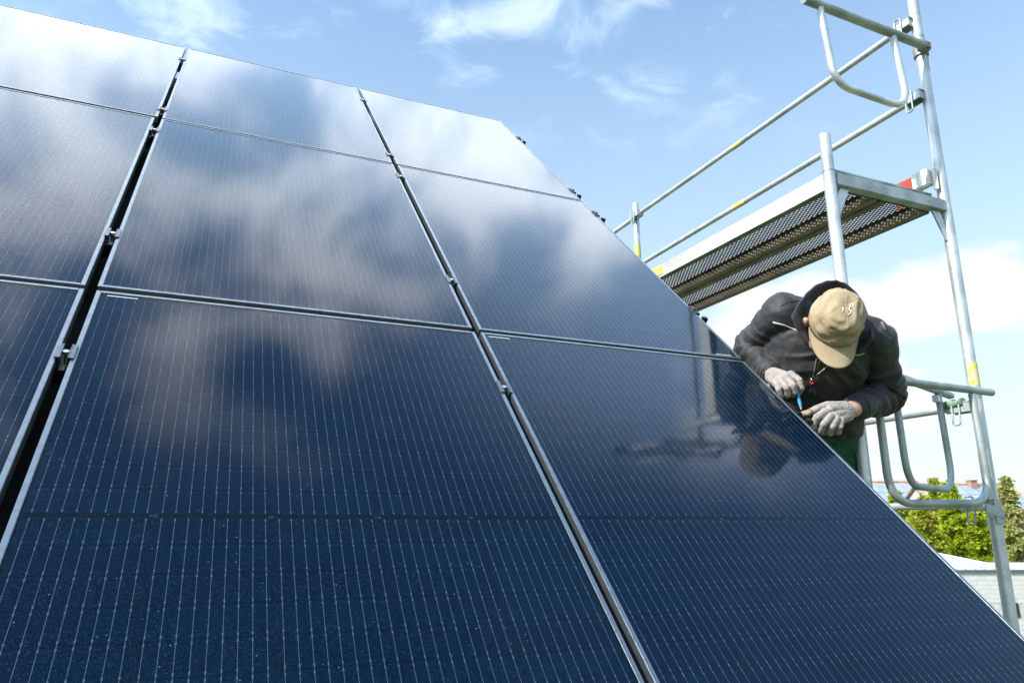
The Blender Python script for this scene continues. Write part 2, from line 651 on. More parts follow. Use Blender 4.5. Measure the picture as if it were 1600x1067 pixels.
XB, XA = -PW - GAPB, -2 * PW - GAPB - GAPA
cols = [XA - PW, -2 * PW - GAPB, -PW]
rows = [0.0, -PH - GAPY, -2 * PH - 2 * GAPY]
rowname = ['top row', 'second row', 'lowest row']
colname = ['cut by the left picture edge', 'middle column between the gaps', 'column nearest the scaffold']
offs = {(0, 0): (0.004, 0.004), (0, 1): (0, 0), (0, 2): (0.002, -0.004), (1, 0): (-0.006, 0.0), (1, 1): (0.000, 0.004), (1, 2): (0.004, 0.0),
        (2, 0): (-0.004, 0), (2, 1): (0.002, 0.0), (2, 2): (0.003, 0.003)}
stick = {(2, 1): (-0.52, PH / 2 - LIP - 0.013), (2, 2): (-0.525, PH / 2 - LIP - 0.013), (1, 2): (0.435, -PH / 2 + LIP + 0.006)}
for ri in range(3):
    for ci in range(3):
        o = offs[(ri, ci)]
        module(cols[ci], rows[ri], 'dark blue solar panel of the %s, %s' % (rowname[ri], colname[ci]), o[0], o[1], sticker=stick.get((ri, ci)))

# mounting rails below the modules, one pair to a row
rail_y = [(-0.375, -1.575), (-1.93, -3.10), (-3.81, -4.93)]
for ri, pr_ in enumerate(rail_y):
    for k, ry_ in enumerate(pr_):
        m = MB()
        m.box((-3.6, -0.02, -0.040), (0.035, 0.02, 0.0))
        m.box((-3.6, -0.006, 0.0), (0.035, -0.016, 0.004))
        m.box((-3.6, 0.006, 0.0), (0.035, 0.016, 0.004))
        o = m.build('mounting_rail', 'rail')
        o.location = PP(0, ry_, -FH - 0.006)
        o.rotation_euler = PROT
        tag(o, 'dark mounting rail crossing under the %s of panels, %s of its pair' % (rowname[ri], ('upper', 'lower')[k]),
            'mounting rail', 'mounting rails under the panels')


def clamp_parts():
    m = MB()
    w2 = 0.030
    # U-shaped body dropping into the gap, two wings gripping the frames
    m.box((-0.0085, -w2, -0.030), (0.0085, w2, -0.0265))
    m.box((-0.0095, -w2, -0.030), (-0.0072, w2, 0.0052))
    m.box((0.0072, -w2, -0.030), (0.0095, w2, 0.0052))
    body = m.mesh('body', 'clamp_alu', False, 0.0005)
    out_ = []
    for s in (-1, 1):
        m = MB()
        m.box((s * 0.0096, -w2, 0.0012), (s * 0.0190, w2, 0.0046))
        out_.append(m.mesh('wing', 'clamp_alu', False, 0.0007))
    m = MB()
    m.path([(0, 0, -0.0264), (0, 0, -0.004)], 0.0052, 12)
    m.path([(0, 0, -0.0039), (0, 0, 0.0035)], [0.0068, 0.0064], 16)
    bolt = m.mesh('bolt', 'bolt', True)
    m = MB()
    m.box((-0.006, -0.06, -0.036), (0.006, -0.034, -0.012))
    nut = m.mesh('rail_nut', 'black_metal', False, 0.001)
    return body, out_, bolt, nut


cb, cwings, cbolt, cnut = clamp_parts()
ordinal = ['first', 'second', 'third', 'fourth', 'fifth']
for (gx, gname, gw, extra) in ((XA + GAPA / 2, 'the gap farther from the scaffold', GAPA, 0), (XB + GAPB / 2, 'the gap nearer the scaffold', GAPB, 0)):
    for k, yy in enumerate((-0.375, -1.575, -1.93, -3.10, -3.81)):
        t = thing('module_clamp', 'metal clamp with bolt in %s, %s from the top' % (gname, ordinal[k]), 'clamp', PP(gx + random.uniform(-.001, .001), yy, 0), 'clamps holding the panels')
        t.rotation_euler = PROT
        t.scale = (max(1.0, (gw + 0.02) / 0.04), 1, 1)
        link('body', cb, t)
        for wm in cwings:
            link('wing', wm, t)
        link('bolt', cbolt, t)
        link('rail_nut', cnut, t)
# end clamps beside the scaffold
m = MB()
m.box((0.001, -0.035, -0.034), (0.016, 0.035, 0.0035))
m.box((-0.008, -0.035, 0.0010), (0.0165, 0.035, 0.0046))
eb = m.mesh('body', 'black_metal', False, 0.0012)
m = MB()
m.path([(0.009, 0, 0.0046), (0.009, 0, 0.010)], 0.0055, 12)
ebolt = m.mesh('bolt', 'black_metal', True)
m = MB()
m.box((0.017, -0.07, -0.03), (0.04, -0.05, 0.002))
enut = m.mesh('rail_end', 'black_metal', False, 0.002)
for k, yy in enumerate((-0.47, -1.57, -1.94, -3.07, -3.80)):
    lab = 'black end clamp on the sloping edge of the array, %s from the top' % ordinal[k]
    if k == 4:
        lab = 'black end clamp on the array edge under the hands of the worker'
    t = thing('end_clamp', lab, 'clamp', PP(0.004, yy, 0), 'end clamps along the array edge')
    t.rotation_euler = PROT
    link('body', eb, t)
    link('bolt', ebolt, t)
    link('rail_end', enut, t)

# the house under the array
house = thing('house', 'dark pitched roof of the house under the solar panels', 'house', (-4, 0, GZ))
HL = Vector((-4, 0, GZ))


def hbuild(m, name, mat):
    m.v = [tuple(Vector(v) - HL) for v in m.v]
    return m.build(name, mat, house)


m = MB()
q = [PP(-9, -5.6, -0.14), PP(-0.06, -5.6, -0.14), PP(-0.06, -0.30, -0.14), PP(-9, -0.30, -0.14)]
m.prism(q, PP(0, 0, -0.2))
hbuild(m, 'roof', 'roof')
m = MB()
a, b_ = PP(0, -5.55, -0.34), PP(0, -0.30, -0.34)
m.prism([(-0.14, a.y + .25, GZ), (-0.14, a.y + .25, a.z + 0.2), (-0.14, b_.y - .02, b_.z - .03), (-0.14, 4.5, a.z + .2), (-0.14, 4.5, GZ)], (-8.7, 0, 0))
M['render'] = simple('pale_house_render', (0.55, 0.53, 0.48), 0.85, nscale=4, bump=0.2)
hbuild(m, 'wall', 'render')
m = MB()
q = [PP(-9, -0.30, -0.14), PP(-0.06, -0.30, -0.14)]
m.prism([q[0], q[1], Vector((-0.06, 4.9, -4.4)), Vector((-9, 4.9, -4.4))], (0, -.12, -0.14))
hbuild(m, 'roof', 'roof')
# ------------------------------------------------------------------ scaffold
RX, MX, SY, FY = 1.2355, 0.5035, -2.556, 0.046
TR = 0.0255
scaf = thing('scaffold', 'galvanised steel tube scaffold standing beside the sloping roof', 'scaffold', (RX, SY, GZ))
SO = Vector((RX, SY, GZ))


def sb(m, name, mat, parent=None, smooth=True, bevel=0.0):
    m.v = [tuple(Vector(v) - SO) for v in m.v]
    return m.build(name, mat, parent or scaf, smooth, bevel)


def band(x, y, z0, z1, mat, parent, r=TR, a0=0.0, a1=2 * math.pi):
    """paint or tape wrapped on a post, 1 mm proud"""
    m = MB()
    n = 20
    vs, fs = [], []
    for k in range(n + 1):
        a = a0 + (a1 - a0) * k / n
        for z, rr in ((z0, r + .0002), (z0, r + .0012), (z1, r + .0012), (z1, r + .0002)):
            jag = 0.006 * math.sin(k * 2.7) * (1 if z == z1 else -1)
            vs.append((x + rr * math.cos(a), y + rr * math.sin(a), z + jag))
    for k in range(n):
        for j in range(3):
            fs.append((k * 4 + j, (k + 1) * 4 + j, (k + 1) * 4 + j + 1, k * 4 + j + 1))
    m.add(vs, fs)
    return sb(m, 'paint_mark', mat, parent)


def standard(x, y, ztop, zs, spigot=True, mat='galv'):
    m = MB()
    m.path([(x, y, GZ + 0.02), (x, y, zs)], TR, 20)
    o = sb(m, 'post', mat)
    if spigot:
        m = MB()
        m.path([(x, y, zs + 0.002), (x, y, zs + 0.004)], TR + 0.0015, 20)
        m.path([(x, y, zs + 0.0045), (x, y, ztop)], [TR - 0.0005, TR - 0.0005], 20)
        sb(m, 'post_end', mat, o)
    m = MB()
    m.box((x - .075, y - .075, GZ), (x + .075, y + .075, GZ + 0.012))
    m.path([(x, y, GZ + .012), (x, y, GZ + .25)], 0.019, 12)
    sb(m, 'base_plate', mat, o, False)
    return o


postR = standard(RX, SY, -0.36, -0.66)
postM = standard(MX, SY, -1.37, -1.55)
postL = standard(RX, FY, -0.45, -0.60)
postN = standard(MX, FY, -1.37, -1.55)
m = MB()
m.path([(RX, SY, -0.40), (RX, SY, 0.2)], TR - 0.004, 18)
sb(m, 'extension_post', 'galv')
band(RX, SY, -0.85, -0.76, 'tape_yellow', postR, TR, -1.0, 0.1)
band(RX, SY, -2.445, -2.34, 'tape_yellow', postR, TR, -math.pi, 0.6)
band(RX, FY, -0.92, -0.82, 'tape_lime', postL, TR)


def wedge_head(x, y, z, parent, sgn=1, s=1.0):
    """rail-end fitting: plate housing with a wedge and wire loop hanging in it"""
    m = MB()
    yy = y + sgn * 0.045
    m.box((x - .030, yy - .055, z + .012), (x + .030, yy + .055, z + .018))
    m.box((x - .030, yy - .055, z - .030), (x - .024, yy + .055, z + .0118))
    m.box((x + .024, yy - .055, z - .030), (x + .030, yy + .055, z + .0118))
    m.box((x - .0238, yy - .05, z - .030), (x + .0238, yy - .045, z + .0115))
    o = sb(m, 'rail_head', 'galv', parent, False, 0.002)
    m = MB()
    loop = rounded([(x - .036, yy + .02, z + .03), (x - .040, yy + .02, z - .085), (x - .040, yy - .014, z - .085), (x - .036, yy - .014, z + .03), (x - .036, yy + .02, z + .032)], 0.014, 5)
    m.path(loop, 0.0042, 8)
    sb(m, 'wedge_loop', 'galv_dark', o)
    return o


def rail(z0, z1, x, r=0.0172, mat='galv', y0=SY + .085, y1=FY - .085, heads=True):
    m = MB()
    # flattened end, tube, flattened end
    m.path([(x, y0, z0), (x, y1, z1)], r, 16)
    o = sb(m, 'guardrail', mat)
    if heads:
        wedge_head(x - .01, SY + .005, z0, o)
        wedge_head(x - .01, FY - .1, z1, o)
    return o


IX = RX - 0.022
r1 = rail(-0.565, -0.575, IX)
r2 = rail(-0.978, -1.008, IX)
rail(-2.53, -2.53, IX, mat='galv')
rail(-2.955, -2.96, IX, mat='galv')
# the next bay's rails carry on behind the roof
for z in (-0.585, -1.012):
    m = MB()
    m.path([(IX, FY + .03, z), (IX, FY + 2.5, z - .01)], 0.0185, 14)
    sb(m, 'guardrail', 'galv')


def rail_mark(x, z, ya, yb, mat, parent):
    m = MB()
    m.path([(x, ya, z), (x, yb, z)], 0.0184, 16, cap=False)
    sb(m, 'paint_mark', mat, parent)


rail_mark(IX, -0.5705, -1.28, -1.18, 'tape_lime', r1)
rail_mark(IX, -0.993, -1.26, -1.14, 'tape_yellow', r2)


def coupler(x, y, z, parent, ang=0.0):
    m = MB()
    m.path([(x, y, z - .026), (x, y, z - .022), (x, y, z + .022), (x, y, z + .026)], [TR + .004, TR + .0095, TR + .0095, TR + .004], 18)
    ca, sa = math.cos(ang), math.sin(ang)
    m.box((-.014, TR, -.022), (.014, TR + .030, .022), Matrix.Translation((x, y, z)) @ Matrix.Rotation(ang, 4, 'Z'))
    o = sb(m, 'coupler', 'coupler', parent, True, 0.0)
    m = MB()
    p = Matrix.Translation((x, y, z)) @ Matrix.Rotation(ang, 4, 'Z')
    m.path([p @ Vector((0, TR + .02, 0)), p @ Vector((0, TR + .065, .004))], 0.006, 10)
    m.path([p @ Vector((0, TR + .032, 0)), p @ Vector((0, TR + .046, .003))], 0.012, 6)
    sb(m, 'coupler_bolt', 'coupler', o)
    return o


# upper end guard: straight tube with a U-shaped tube hung below
GY = -2.61
eg = MB()
eg.path([(0.415, GY, -0.732), (1.185, GY, -0.752)], 0.0215, 18)
g1 = sb(eg, 'end_guard', 'galv_dark')
m = MB()
m.path(rounded([(0.508, GY, -0.752), (0.545, GY, -1.135), (1.010, GY, -1.150), (0.972, GY, -0.765)], 0.115, 9), 0.0160, 14)
sb(m, 'hanging_loop', 'galv', g1)
coupler(RX, SY, -0.742, g1, -1.25)
m = MB()
m.box((1.165, GY - .018, -.775), (1.222, GY + .03, -.728))
sb(m, 'coupler_jaw', 'coupler', g1, False, 0.008)
# lower end guard in front of the posts
m = MB()
m.path([(0.50, GY, -2.470), (1.268, GY, -2.479)], 0.0165, 18)
g2 = sb(m, 'end_guard', 'galv_dark')
m = MB()
m.path(rounded([(0.562, GY, -2.492), (0.565, GY, -2.965), (1.150, GY, -2.955), (1.135, GY, -2.495)], 0.125, 10), 0.0155, 16)
sb(m, 'hanging_loop', 'galv_dark', g2)
# swung end guard behind it
A = Vector((0.560, -2.655, -2.450))
B = Vector((1.315, -2.385, -2.455))
sw = thing('loose_end_guard', 'second U-shaped end guard of the scaffold, swung away behind the front one', 'guard rail', A)
m = MB()
m.path([Vector((0, 0, 0)), B - A], 0.0165, 18)
m.build('top_tube', 'galv_dark', sw, True)
d = (B - A).normalized()
m = MB()
pa, pb = (B - A) * 0.115, (B - A) * 0.775
m.path(rounded([pa + Vector((0, 0, -.01)), pa + Vector((0, 0, -.445)) + d * .02, pb + Vector((0, 0, -.44)) + d * .03, pb + Vector((0, 0, -.01))], 0.12, 10), 0.0140, 16)
m.build('hanging_loop', 'galv_dark', sw, True)
m = MB()
m.box((-.022, -.012, -.055), (.022, .012, -.024), Matrix.Translation(pb - d * 0.03) @ Matrix.Rotation(math.atan2(d.y, d.x), 4, 'Z'))
m.build('hinge_lug', 'galv', sw, False, 0.003)
# node plates on the right post (lower level)
for z in (-2.965,):
    m = MB()
    m.box((RX - .035, SY - .0315, z - .075), (RX + .012, SY - .026, z + .03))
    m.prism([(RX - .095, SY - .034, z + .012), (RX - .095, SY - .034, z - .03), (RX + .02, SY - .034, z - .055), (RX + .02, SY - .034, z - .012)], (0, .006, 0))
    sb(m, 'node_plate', 'galv_dark', postR, False, 0.002)
m = MB()
m.prism([(RX - .06, SY - .0285, -2.80), (RX - .01, SY - .0285, -2.86), (RX - .005, SY - .0285, -2.94), (RX - .06, SY - .0285, -2.94)], (0, .006, 0))
sb(m, 'gusset', 'galv_dark', postR, False, 0.002)
m = MB()
m.path([(RX - .055, SY + .02, -2.515), (RX - .055, SY + .115, -2.52)], 0.0195, 14)
sb(m, 'paint_mark', 'paint_green', postR)
# coupler and clamp on the inner post
coupler(MX, SY, -2.50, postM, 2.6)

# upper level: transom, deck hold-down bar, gussets
TZ0, TZ1 = -1.612, -1.556
for y in (SY, FY):
    m = MB()
    m.box((MX + TR * .9, y - .022, TZ0), (RX - TR * .9, y + .022, TZ1))
    tr_ = sb(m, 'transom', 'galv_dark' if y == SY else 'galv', None, False, 0.003)
    m = MB()
    m.box((MX + .028, y + .035, -1.530), (RX - .03, y + .075, -1.512))
    m.box((MX + .028, y + .035, -1.512), (RX - .03, y + .040, -1.500))
    sb(m, 'deck_bar', 'galv_dark', tr_, False, 0.002)
    for sx, x in ((1, MX), (-1, RX)):
        m = MB()
        xa = x + sx * TR * .95
        m.prism([(xa + sx * .001, y - .004, -1.755), (xa + sx * .010, y - .004, -1.755), (xa + sx * .082, y - .004, TZ0 - .001), (xa + sx * .030, y - .004, TZ0 - .001), (xa + sx * .001, y - .004, -1.67)], (0, .008, 0))
        sb(m, 'gusset', 'galv', tr_, False, 0.001)

# lower level transoms
for y in (SY, FY):
    m = MB()
    m.box((MX + TR * .9, y - .022, TZ0 - 1.95), (RX - TR * .9, y + .022, TZ1 - 1.95))
    sb(m, 'transom', 'galv_dark', None, False, 0.003)


# steel planks, perforated
def perforated(x0, x1, y0, y1, z, pitch, r, th=0.002):
    m = MB()
    nx = max(1, int((x1 - x0) / pitch))
    px2 = (x1 - x0) / nx
    ny = max(1, int((y1 - y0) / (pitch * .9)))
    py2 = (y1 - y0) / ny
    K = 8
    vid = {}
    V, F = [], []

    def vert(p):
        k = (round(p[0], 5), round(p[1], 5))
        if k not in vid:
            vid[k] = len(V)
            V.append((p[0], p[1], z))
        return vid[k]
    for j in range(ny):
        odd = j % 2
        if odd:
            for xa, xb in ((x0, x0 + px2 / 2), (x1 - px2 / 2, x1)):
                ya, yb = y0 + j * py2, y0 + (j + 1) * py2
                F.append(tuple(vert(q) for q in ((xa, ya), (xb, ya), (xb, yb), (xa, yb))))
        for i in range(nx - odd):
            cx, cy = x0 + (i + .5 + .5 * odd) * px2, y0 + (j + .5) * py2
            o = 0.0
            hole = [vert((cx + o + r * math.cos(a), cy + r * 1.0 * math.sin(a))) for a in [math.pi / K + 2 * math.pi * k / K for k in range(K)]]
            a, b = px2 / 2, py2 / 2
            sq = [vert((cx + sx * a, cy + sy * b)) for sx, sy in ((1, 1), (-1, 1), (-1, -1), (1, -1))]
            # hole index k at angle (k+.5)*45deg
            F += [(sq[0], hole[1], hole[0]), (sq[0], sq[1], hole[2], hole[1]), (sq[1], hole[3], hole[2]), (sq[1], sq[2], hole[4], hole[3]),
                  (sq[2], hole[5], hole[4]), (sq[2], sq[3], hole[6], hole[5]), (sq[3], hole[7], hole[6]), (sq[3], sq[0], hole[0], hole[7])]
    m.add(V, F)
    return m


def plank(x0, x1, y0, y1, ztop, label, side_mats):
    t = thing('scaffold_plank', label, 'plank', ((x0 + x1) / 2, y0, ztop - .07), 'perforated steel planks of the scaffold deck')
    O = t.location.copy()

    def b(m, name, mat, parent=t, bevel=0.0):
        m.v = [tuple(Vector(v) - O) for v in m.v]
        return m.build(name, mat, parent, False, bevel)
    top = perforated(x0 + .012, x1 - .012, y0 + .03, y1 - .03, ztop - .003, 0.0195, 0.0066)
    o = b(top, 'perforated_top', 'galv_brown')
    md = o.modifiers.new('thickness', 'SOLIDIFY')
    md.thickness = 0.002
    lipw = 0.045
    for s, xa in ((1, x0), (-1, x1)):
        m = MB()
        m.box((min(xa, xa + s * .003), y0, ztop - .075), (max(xa, xa + s * .003), y1, ztop))
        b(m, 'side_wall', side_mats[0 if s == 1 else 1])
        m = MB()
        m.box((min(xa + s * .0031, xa + s * .0118), y0, ztop - .004), (max(xa + s * .0031, xa + s * .0118), y1, ztop - .0005))
        b(m, 'top_edge', 'galv_brown')
        lp = perforated(min(xa + s * .0032, xa + s * lipw), max(xa + s * .0032, xa + s * lipw), y0 + .005, y1 - .005, ztop - .073, 0.042, 0.0028)
        lo = b(lp, 'bottom_lip', 'galv_brown')
        md = lo.modifiers.new('thickness', 'SOLIDIFY')
        md.thickness = 0.002
        m = MB()
        m.box((min(xa + s * (lipw - .002), xa + s * lipw), y0 + .005, ztop - .0718), (max(xa + s * (lipw - .002), xa + s * lipw), y1 - .005, ztop - .055))
        b(m, 'lip_edge', 'galv_brown')
    for yy in (y0, y1 - .004):
        m = MB()
        m.box((x0 + .0032, yy, ztop - .07), (x1 - .0032, yy + .004, ztop - .0045))
        b(m, 'end_cap', 'galv_brown')
    return t


D0, D1 = SY + .026, FY - .026
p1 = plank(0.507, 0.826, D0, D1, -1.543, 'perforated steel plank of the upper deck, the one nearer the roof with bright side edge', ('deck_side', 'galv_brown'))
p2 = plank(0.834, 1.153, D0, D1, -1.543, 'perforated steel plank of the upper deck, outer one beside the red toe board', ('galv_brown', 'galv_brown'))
m = MB()
O = p1.location
m.box((0.5045 - O.x, -1.30 - O.y, -1.603 - O.z), (0.5068 - O.x, -1.08 - O.y, -1.552 - O.z))
m.build('paint_mark', 'tape_lime', p1)
plank(0.520, 0.832, D0, D1, -3.493, 'perforated steel plank on the lower level where the worker stands', ('galv_brown', 'galv_brown'))
plank(0.840, 1.152, D0, D1, -3.493, 'perforated steel plank on the lower level, beside the outer rails', ('galv_brown', 'galv_brown'))
# toe board on the upper deck
tb = thing('toe_board', 'short red toe board with pale metal end standing on the upper scaffold deck', 'toe board', (1.18, SY, -1.5425))
m = MB()
m.box((-.015, .10, 0), (.013, .20, .150))
m.build('board', 'red_board', tb, False, 0.003)
m = MB()
m.box((-.022, .012, .070), (.020, .0985, .158))
m.box((.006, -.014, .04), (.020, .0118, .158))
m.build('end_fitting', 'deck_side', tb, False, 0.006)

# ------------------------------------------------------------------ surroundings
def ground_mat():
    b = NB('meadow_ground')
    co = b.coord('Object')
    c = b.mixc(b.ramp(b.noise(co, 0.35, 6, 0.6), 0.35, 0.65), (0.07, 0.11, 0.025), (0.11, 0.13, 0.04))
    c = b.mixc(b.ramp(b.noise(co, 4.0, 4, 0.7), 0.5, 0.8), c, (0.16, 0.14, 0.07))
    return b.done(b.bsdf(c, 0.9, 0, b.bump(b.noise(co, 9, 5, 0.7), 0.5, 0.05)))


M['ground'] = ground_mat()
m = MB()
m.add([(-2500, -2500, GZ), (2500, -2500, GZ), (2500, 2500, GZ), (-2500, 2500, GZ)], [(0, 1, 2, 3)])
tag(m.build('ground', 'ground'), kind='structure')

RIGHT = Vector((RW[0][0], RW[0][1], 0)).normalized()
FWD = Vector((RW[2][0], RW[2][1], 0)).normalized()
YAW = math.atan2(RIGHT.y, RIGHT.x)


def station(px, dist):
    """ground point at horizontal distance `dist` (along view axis) below image column px on the horizon"""
    p = at(px, 826, dist)
    return Vector((p.x, p.y, GZ))


def wall_mat():
    b = NB('pale_brick_wall')
    co = b.coord('Object')
    f = b.noise(co, 3, 5, 0.6)
    c = b.mixc(b.ramp(f, 0.3, 0.7), (0.66, 0.66, 0.65), (0.58, 0.58, 0.57))
    c = b.mixc(b.math('MULTIPLY', b.ramp(b.noise(b.coord('Object', (1, 1, 12)), 6, 4, 0.6), 0.5, 0.75), 0.35), c, (0.40, 0.39, 0.38))
    return b.done(b.bsdf(c, 0.85, 0, b.bump(f, 0.2, 0.01)))


M['brick'] = wall_mat()
M['mortar'] = simple('wall_mortar', (0.60, 0.60, 0.59), 0.9, nscale=8)
M['metal_roof'] = simple('standing_seam_metal', (0.56, 0.60, 0.66), 0.35, 0.3, nscale=1.2, var=0.12)
M['win_dark'] = simple('window_glass_dark', (0.02, 0.02, 0.025), 0.1, nscale=4)
M['win_frame'] = simple('brown_window_frame', (0.10, 0.055, 0.035), 0.5, nscale=10)
M['parapet'] = simple('parapet_sheet', (0.22, 0.23, 0.25), 0.5, 0.4, nscale=3)

# low pale building beyond the scaffold
base = station(1470, 22)
lb = thing('low_building', 'low pale brick building with grey metal hipped roof behind the scaffold post', 'building', base)
lb.rotation_euler = (0, 0, YAW)
ZW = -4.27 - GZ          # wall height
m = MB()
m.box((-3, 0, 0), (7, 6, ZW))
wl = m.build('wall', 'mortar', lb)
bw, bh = 0.50, 0.125
brick = MB()
brick.box((0, -0.008, 0), (bw - .008, 0.02, bh - .007))
brick_me = brick.mesh('brick', 'brick', False, 0.0)
k = 0
row = 0
z = ZW - bh - .005
while z > ZW - 2.75:
    x = -1.0 + (row % 2) * bw / 2 - (0.13 if row % 3 else 0)
    while x < 4.0:
        if not (1.52 < x + bw and x < 1.98 and ZW - 1.32 < z + bh and z < ZW - .82):
            link('brick', brick_me, wl, (x, 0, z))
            k += 1
        x += bw
    z -= bh
    row += 1
m = MB()
m.box((1.55, -.03, ZW - 1.28), (1.95, .03, ZW - 0.88))
wf = m.build('window', 'win_frame', lb, False, 0.01)
m = MB()
m.box((1.60, -.034, ZW - 1.23), (1.90, -.031, ZW - 0.93))
m.build('pane', 'win_dark', wf)
m = MB()
m.box((-3.1, -.08, ZW), (7.1, .10, ZW + .045))
m.build('coping', 'parapet', lb)
# hipped roof: eave corner near the post, ridge away to the left, with seams
E0, E1 = Vector((-3.2, -.05, ZW + .05)), Vector((1.95, -.05, ZW + .05))
P0, P1 = Vector((-3.2, 3.0, ZW + 1.0)), Vector((-1.55, 3.0, ZW + 1.0))
m = MB()
m.prism([E0, E1, P1, P0], (0, 0.0, -0.04))
m.prism([E1, Vector((1.95, 6.05, ZW + .05)), P1], (0, 0, -.04))
rf = m.build('roof', 'metal_roof', lb)
nrm = (E1 - E0).cross(P0 - E0).normalized()
x = -3.1
while x < 1.85:
    e = Vector((x, -.05, ZW + .05))
    tmax = min(1.0, (1.95 - x) / (1.95 + 1.55))
    tp = Vector((x, -.05 + 3.05 * tmax, ZW + .05 + .95 * tmax))
    m = MB()
    m.path([e + nrm * .02, tp + nrm * .02], 0.018, 5)
    m.build('seam', 'metal_roof', rf)
    x += 0.28
m = MB()
m.path([E1 + nrm * .02, P1 + nrm * .02], 0.035, 6)
m.build('hip_cap', 'metal_roof', rf)

# row houses with red tile edges and blue-grey panels on the roof
M['pv_far'] = simple('blue_grey_roof_panel', (0.33, 0.40, 0.50), 0.4, 0.1, nscale=0.6, var=0.25)  # panel and tile tones paled, distance haze put into the colour
M['pv_line'] = simple('roof_panel_joint', (0.52, 0.56, 0.62), 0.5, nscale=2)
M['tile_red'] = simple('red_roof_tile', (0.50, 0.36, 0.30), 0.8, nscale=3, var=0.3)
M['house_wall'] = simple('cream_house_wall', (0.62, 0.58, 0.52), 0.85, nscale=2)
M['chimney'] = simple('chimney_brick', (0.42, 0.25, 0.18), 0.85, nscale=6)


def row_house(px0, px1, dist, yr, ye, label, chim, back=0.0):
    """house whose ridge shows at image row yr and eave at row ye"""
    a, b_ = station(px0, dist), station(px1, dist)
    L_ = (b_ - a).length
    t = thing('row_house', label, 'house', a, 'houses far behind the trees')
    t.rotation_euler = (0, 0, YAW)
    hz = -GZ + CAM.z
    zr = hz + (826 - yr) / FPX * (dist + 4) * 1.0
    ze = hz + (826 - ye) / FPX * dist
    m = MB()
    m.prism([(0, 0, 0), (0, 0, ze), (0, 4, zr - .15), (0, 8, ze), (0, 8, 0)], (L_, 0, 0))
    m.build('wall', 'house_wall', t)
    sl = (Vector((0, 4, zr)) - Vector((0, -.5, ze - .3)))
    up = Vector((1, 0, 0)).cross(sl).normalized()
    m = MB()
    m.prism([(-.3, -.5, ze - .3), (L_ + .3, -.5, ze - .3), (L_ + .3, 4, zr), (-.3, 4, zr)], up * .15)
    m.prism([(-.3, 8.5, ze - .3), (L_ + .3, 8.5, ze - .3), (L_ + .3, 4.02, zr), (-.3, 4.02, zr)], (0, 0, .15))
    r_ = m.build('roof', 'tile_red', t)
    m = MB()
    m.path([(-.3, 4, zr + .2), (L_ + .3, 4, zr + .2)], .16, 8)
    m.build('ridge_tiles', 'tile_red', r_)
    # panels in columns
    n = max(2, int(L_ / 1.15))
    w_ = (L_ - .9) / n
    for i in range(n):
        for j in range(3):
            t0, t1 = 0.06 + j * .295, 0.06 + j * .295 + .28
            x0 = .45 + i * w_
            q0 = Vector((0, -.5, ze - .3)) + sl * t0 + up * .17
            q1 = Vector((0, -.5, ze - .3)) + sl * t1 + up * .17
            m = MB()
            m.prism([(x0 + .05, q0.y, q0.z), (x0 + w_ - .05, q0.y, q0.z), (x0 + w_ - .05, q1.y, q1.z), (x0 + .05, q1.y, q1.z)], up * .06)
            m.build('roof_panel', 'pv_far', r_)
    for cpx in chim:
        p = station(cpx, dist + 4) - a
        cx = p.dot(RIGHT)
        m = MB()
        m.box((cx - .27, 3.2, zr - 1.2), (cx + .27, 3.9, zr + .45))
        m.box((cx - .31, 3.12, zr + .45), (cx + .31, 3.98, zr + .55))
        m.build('chimney', 'chimney', t)
    for i in range(int(L_ / 3)):
        m = MB()
        m.box((1 + i * 3, -.06, ze - 2.2), (2.1 + i * 3, .03, ze - .9))
        wn = m.build('window', 'house_wall', t)
        m = MB()
        m.box((1.08 + i * 3, -.066, ze - 2.12), (2.02 + i * 3, -.0605, ze - .98))
        m.build('pane', 'win_dark', wn)
    return t


row_house(1335, 1478, 64, 757, 800, 'far red-ridged house with bluish roof panels, seen above the array edge', (1463,))
row_house(1482, 1640, 60, 761, 802, 'far red-ridged house with bluish roof panels, seen between the loop and the right post', (1523,))


# conifers
def leaf_mat(name, c1, c2, c3):
    b = NB(name)
    geo = b.n('ShaderNodeNewGeometry')
    r = geo.outputs['Random Per Island']
    c = b.mixc(r, c1, c2)
    c = b.mixc(b.ramp(b.noise(b.coord('Object'), 0.9, 4, 0.6), 0.45, 0.7), c, c3)
    pb_ = b.bsdf(c, 0.6, 0, None, Specular_IOR_Level=0.25)
    tl = b.n('ShaderNodeBsdfTranslucent')
    b.l(c, tl.inputs['Color'])
    mx = b.n('ShaderNodeMixShader')
    mx.inputs[0].default_value = 0.5
    b.l(pb_, mx.inputs[1])
    b.l(tl.outputs[0], mx.inputs[2])
    return b.done(mx.outputs[0])


M['leaf_a'] = leaf_mat('thuja_foliage', (0.30, 0.36, 0.03), (0.52, 0.55, 0.06), (0.44, 0.40, 0.09))
M['leaf_b'] = leaf_mat('spruce_foliage', (0.34, 0.39, 0.12), (0.56, 0.58, 0.20), (0.52, 0.45, 0.22))
M['leaf_c'] = leaf_mat('bright_conifer_foliage', (0.30, 0.40, 0.02), (0.54, 0.60, 0.055), (0.40, 0.48, 0.035))
M['bark'] = simple('conifer_bark', (0.12, 0.085, 0.06), 0.9, nscale=12, bump=0.5)


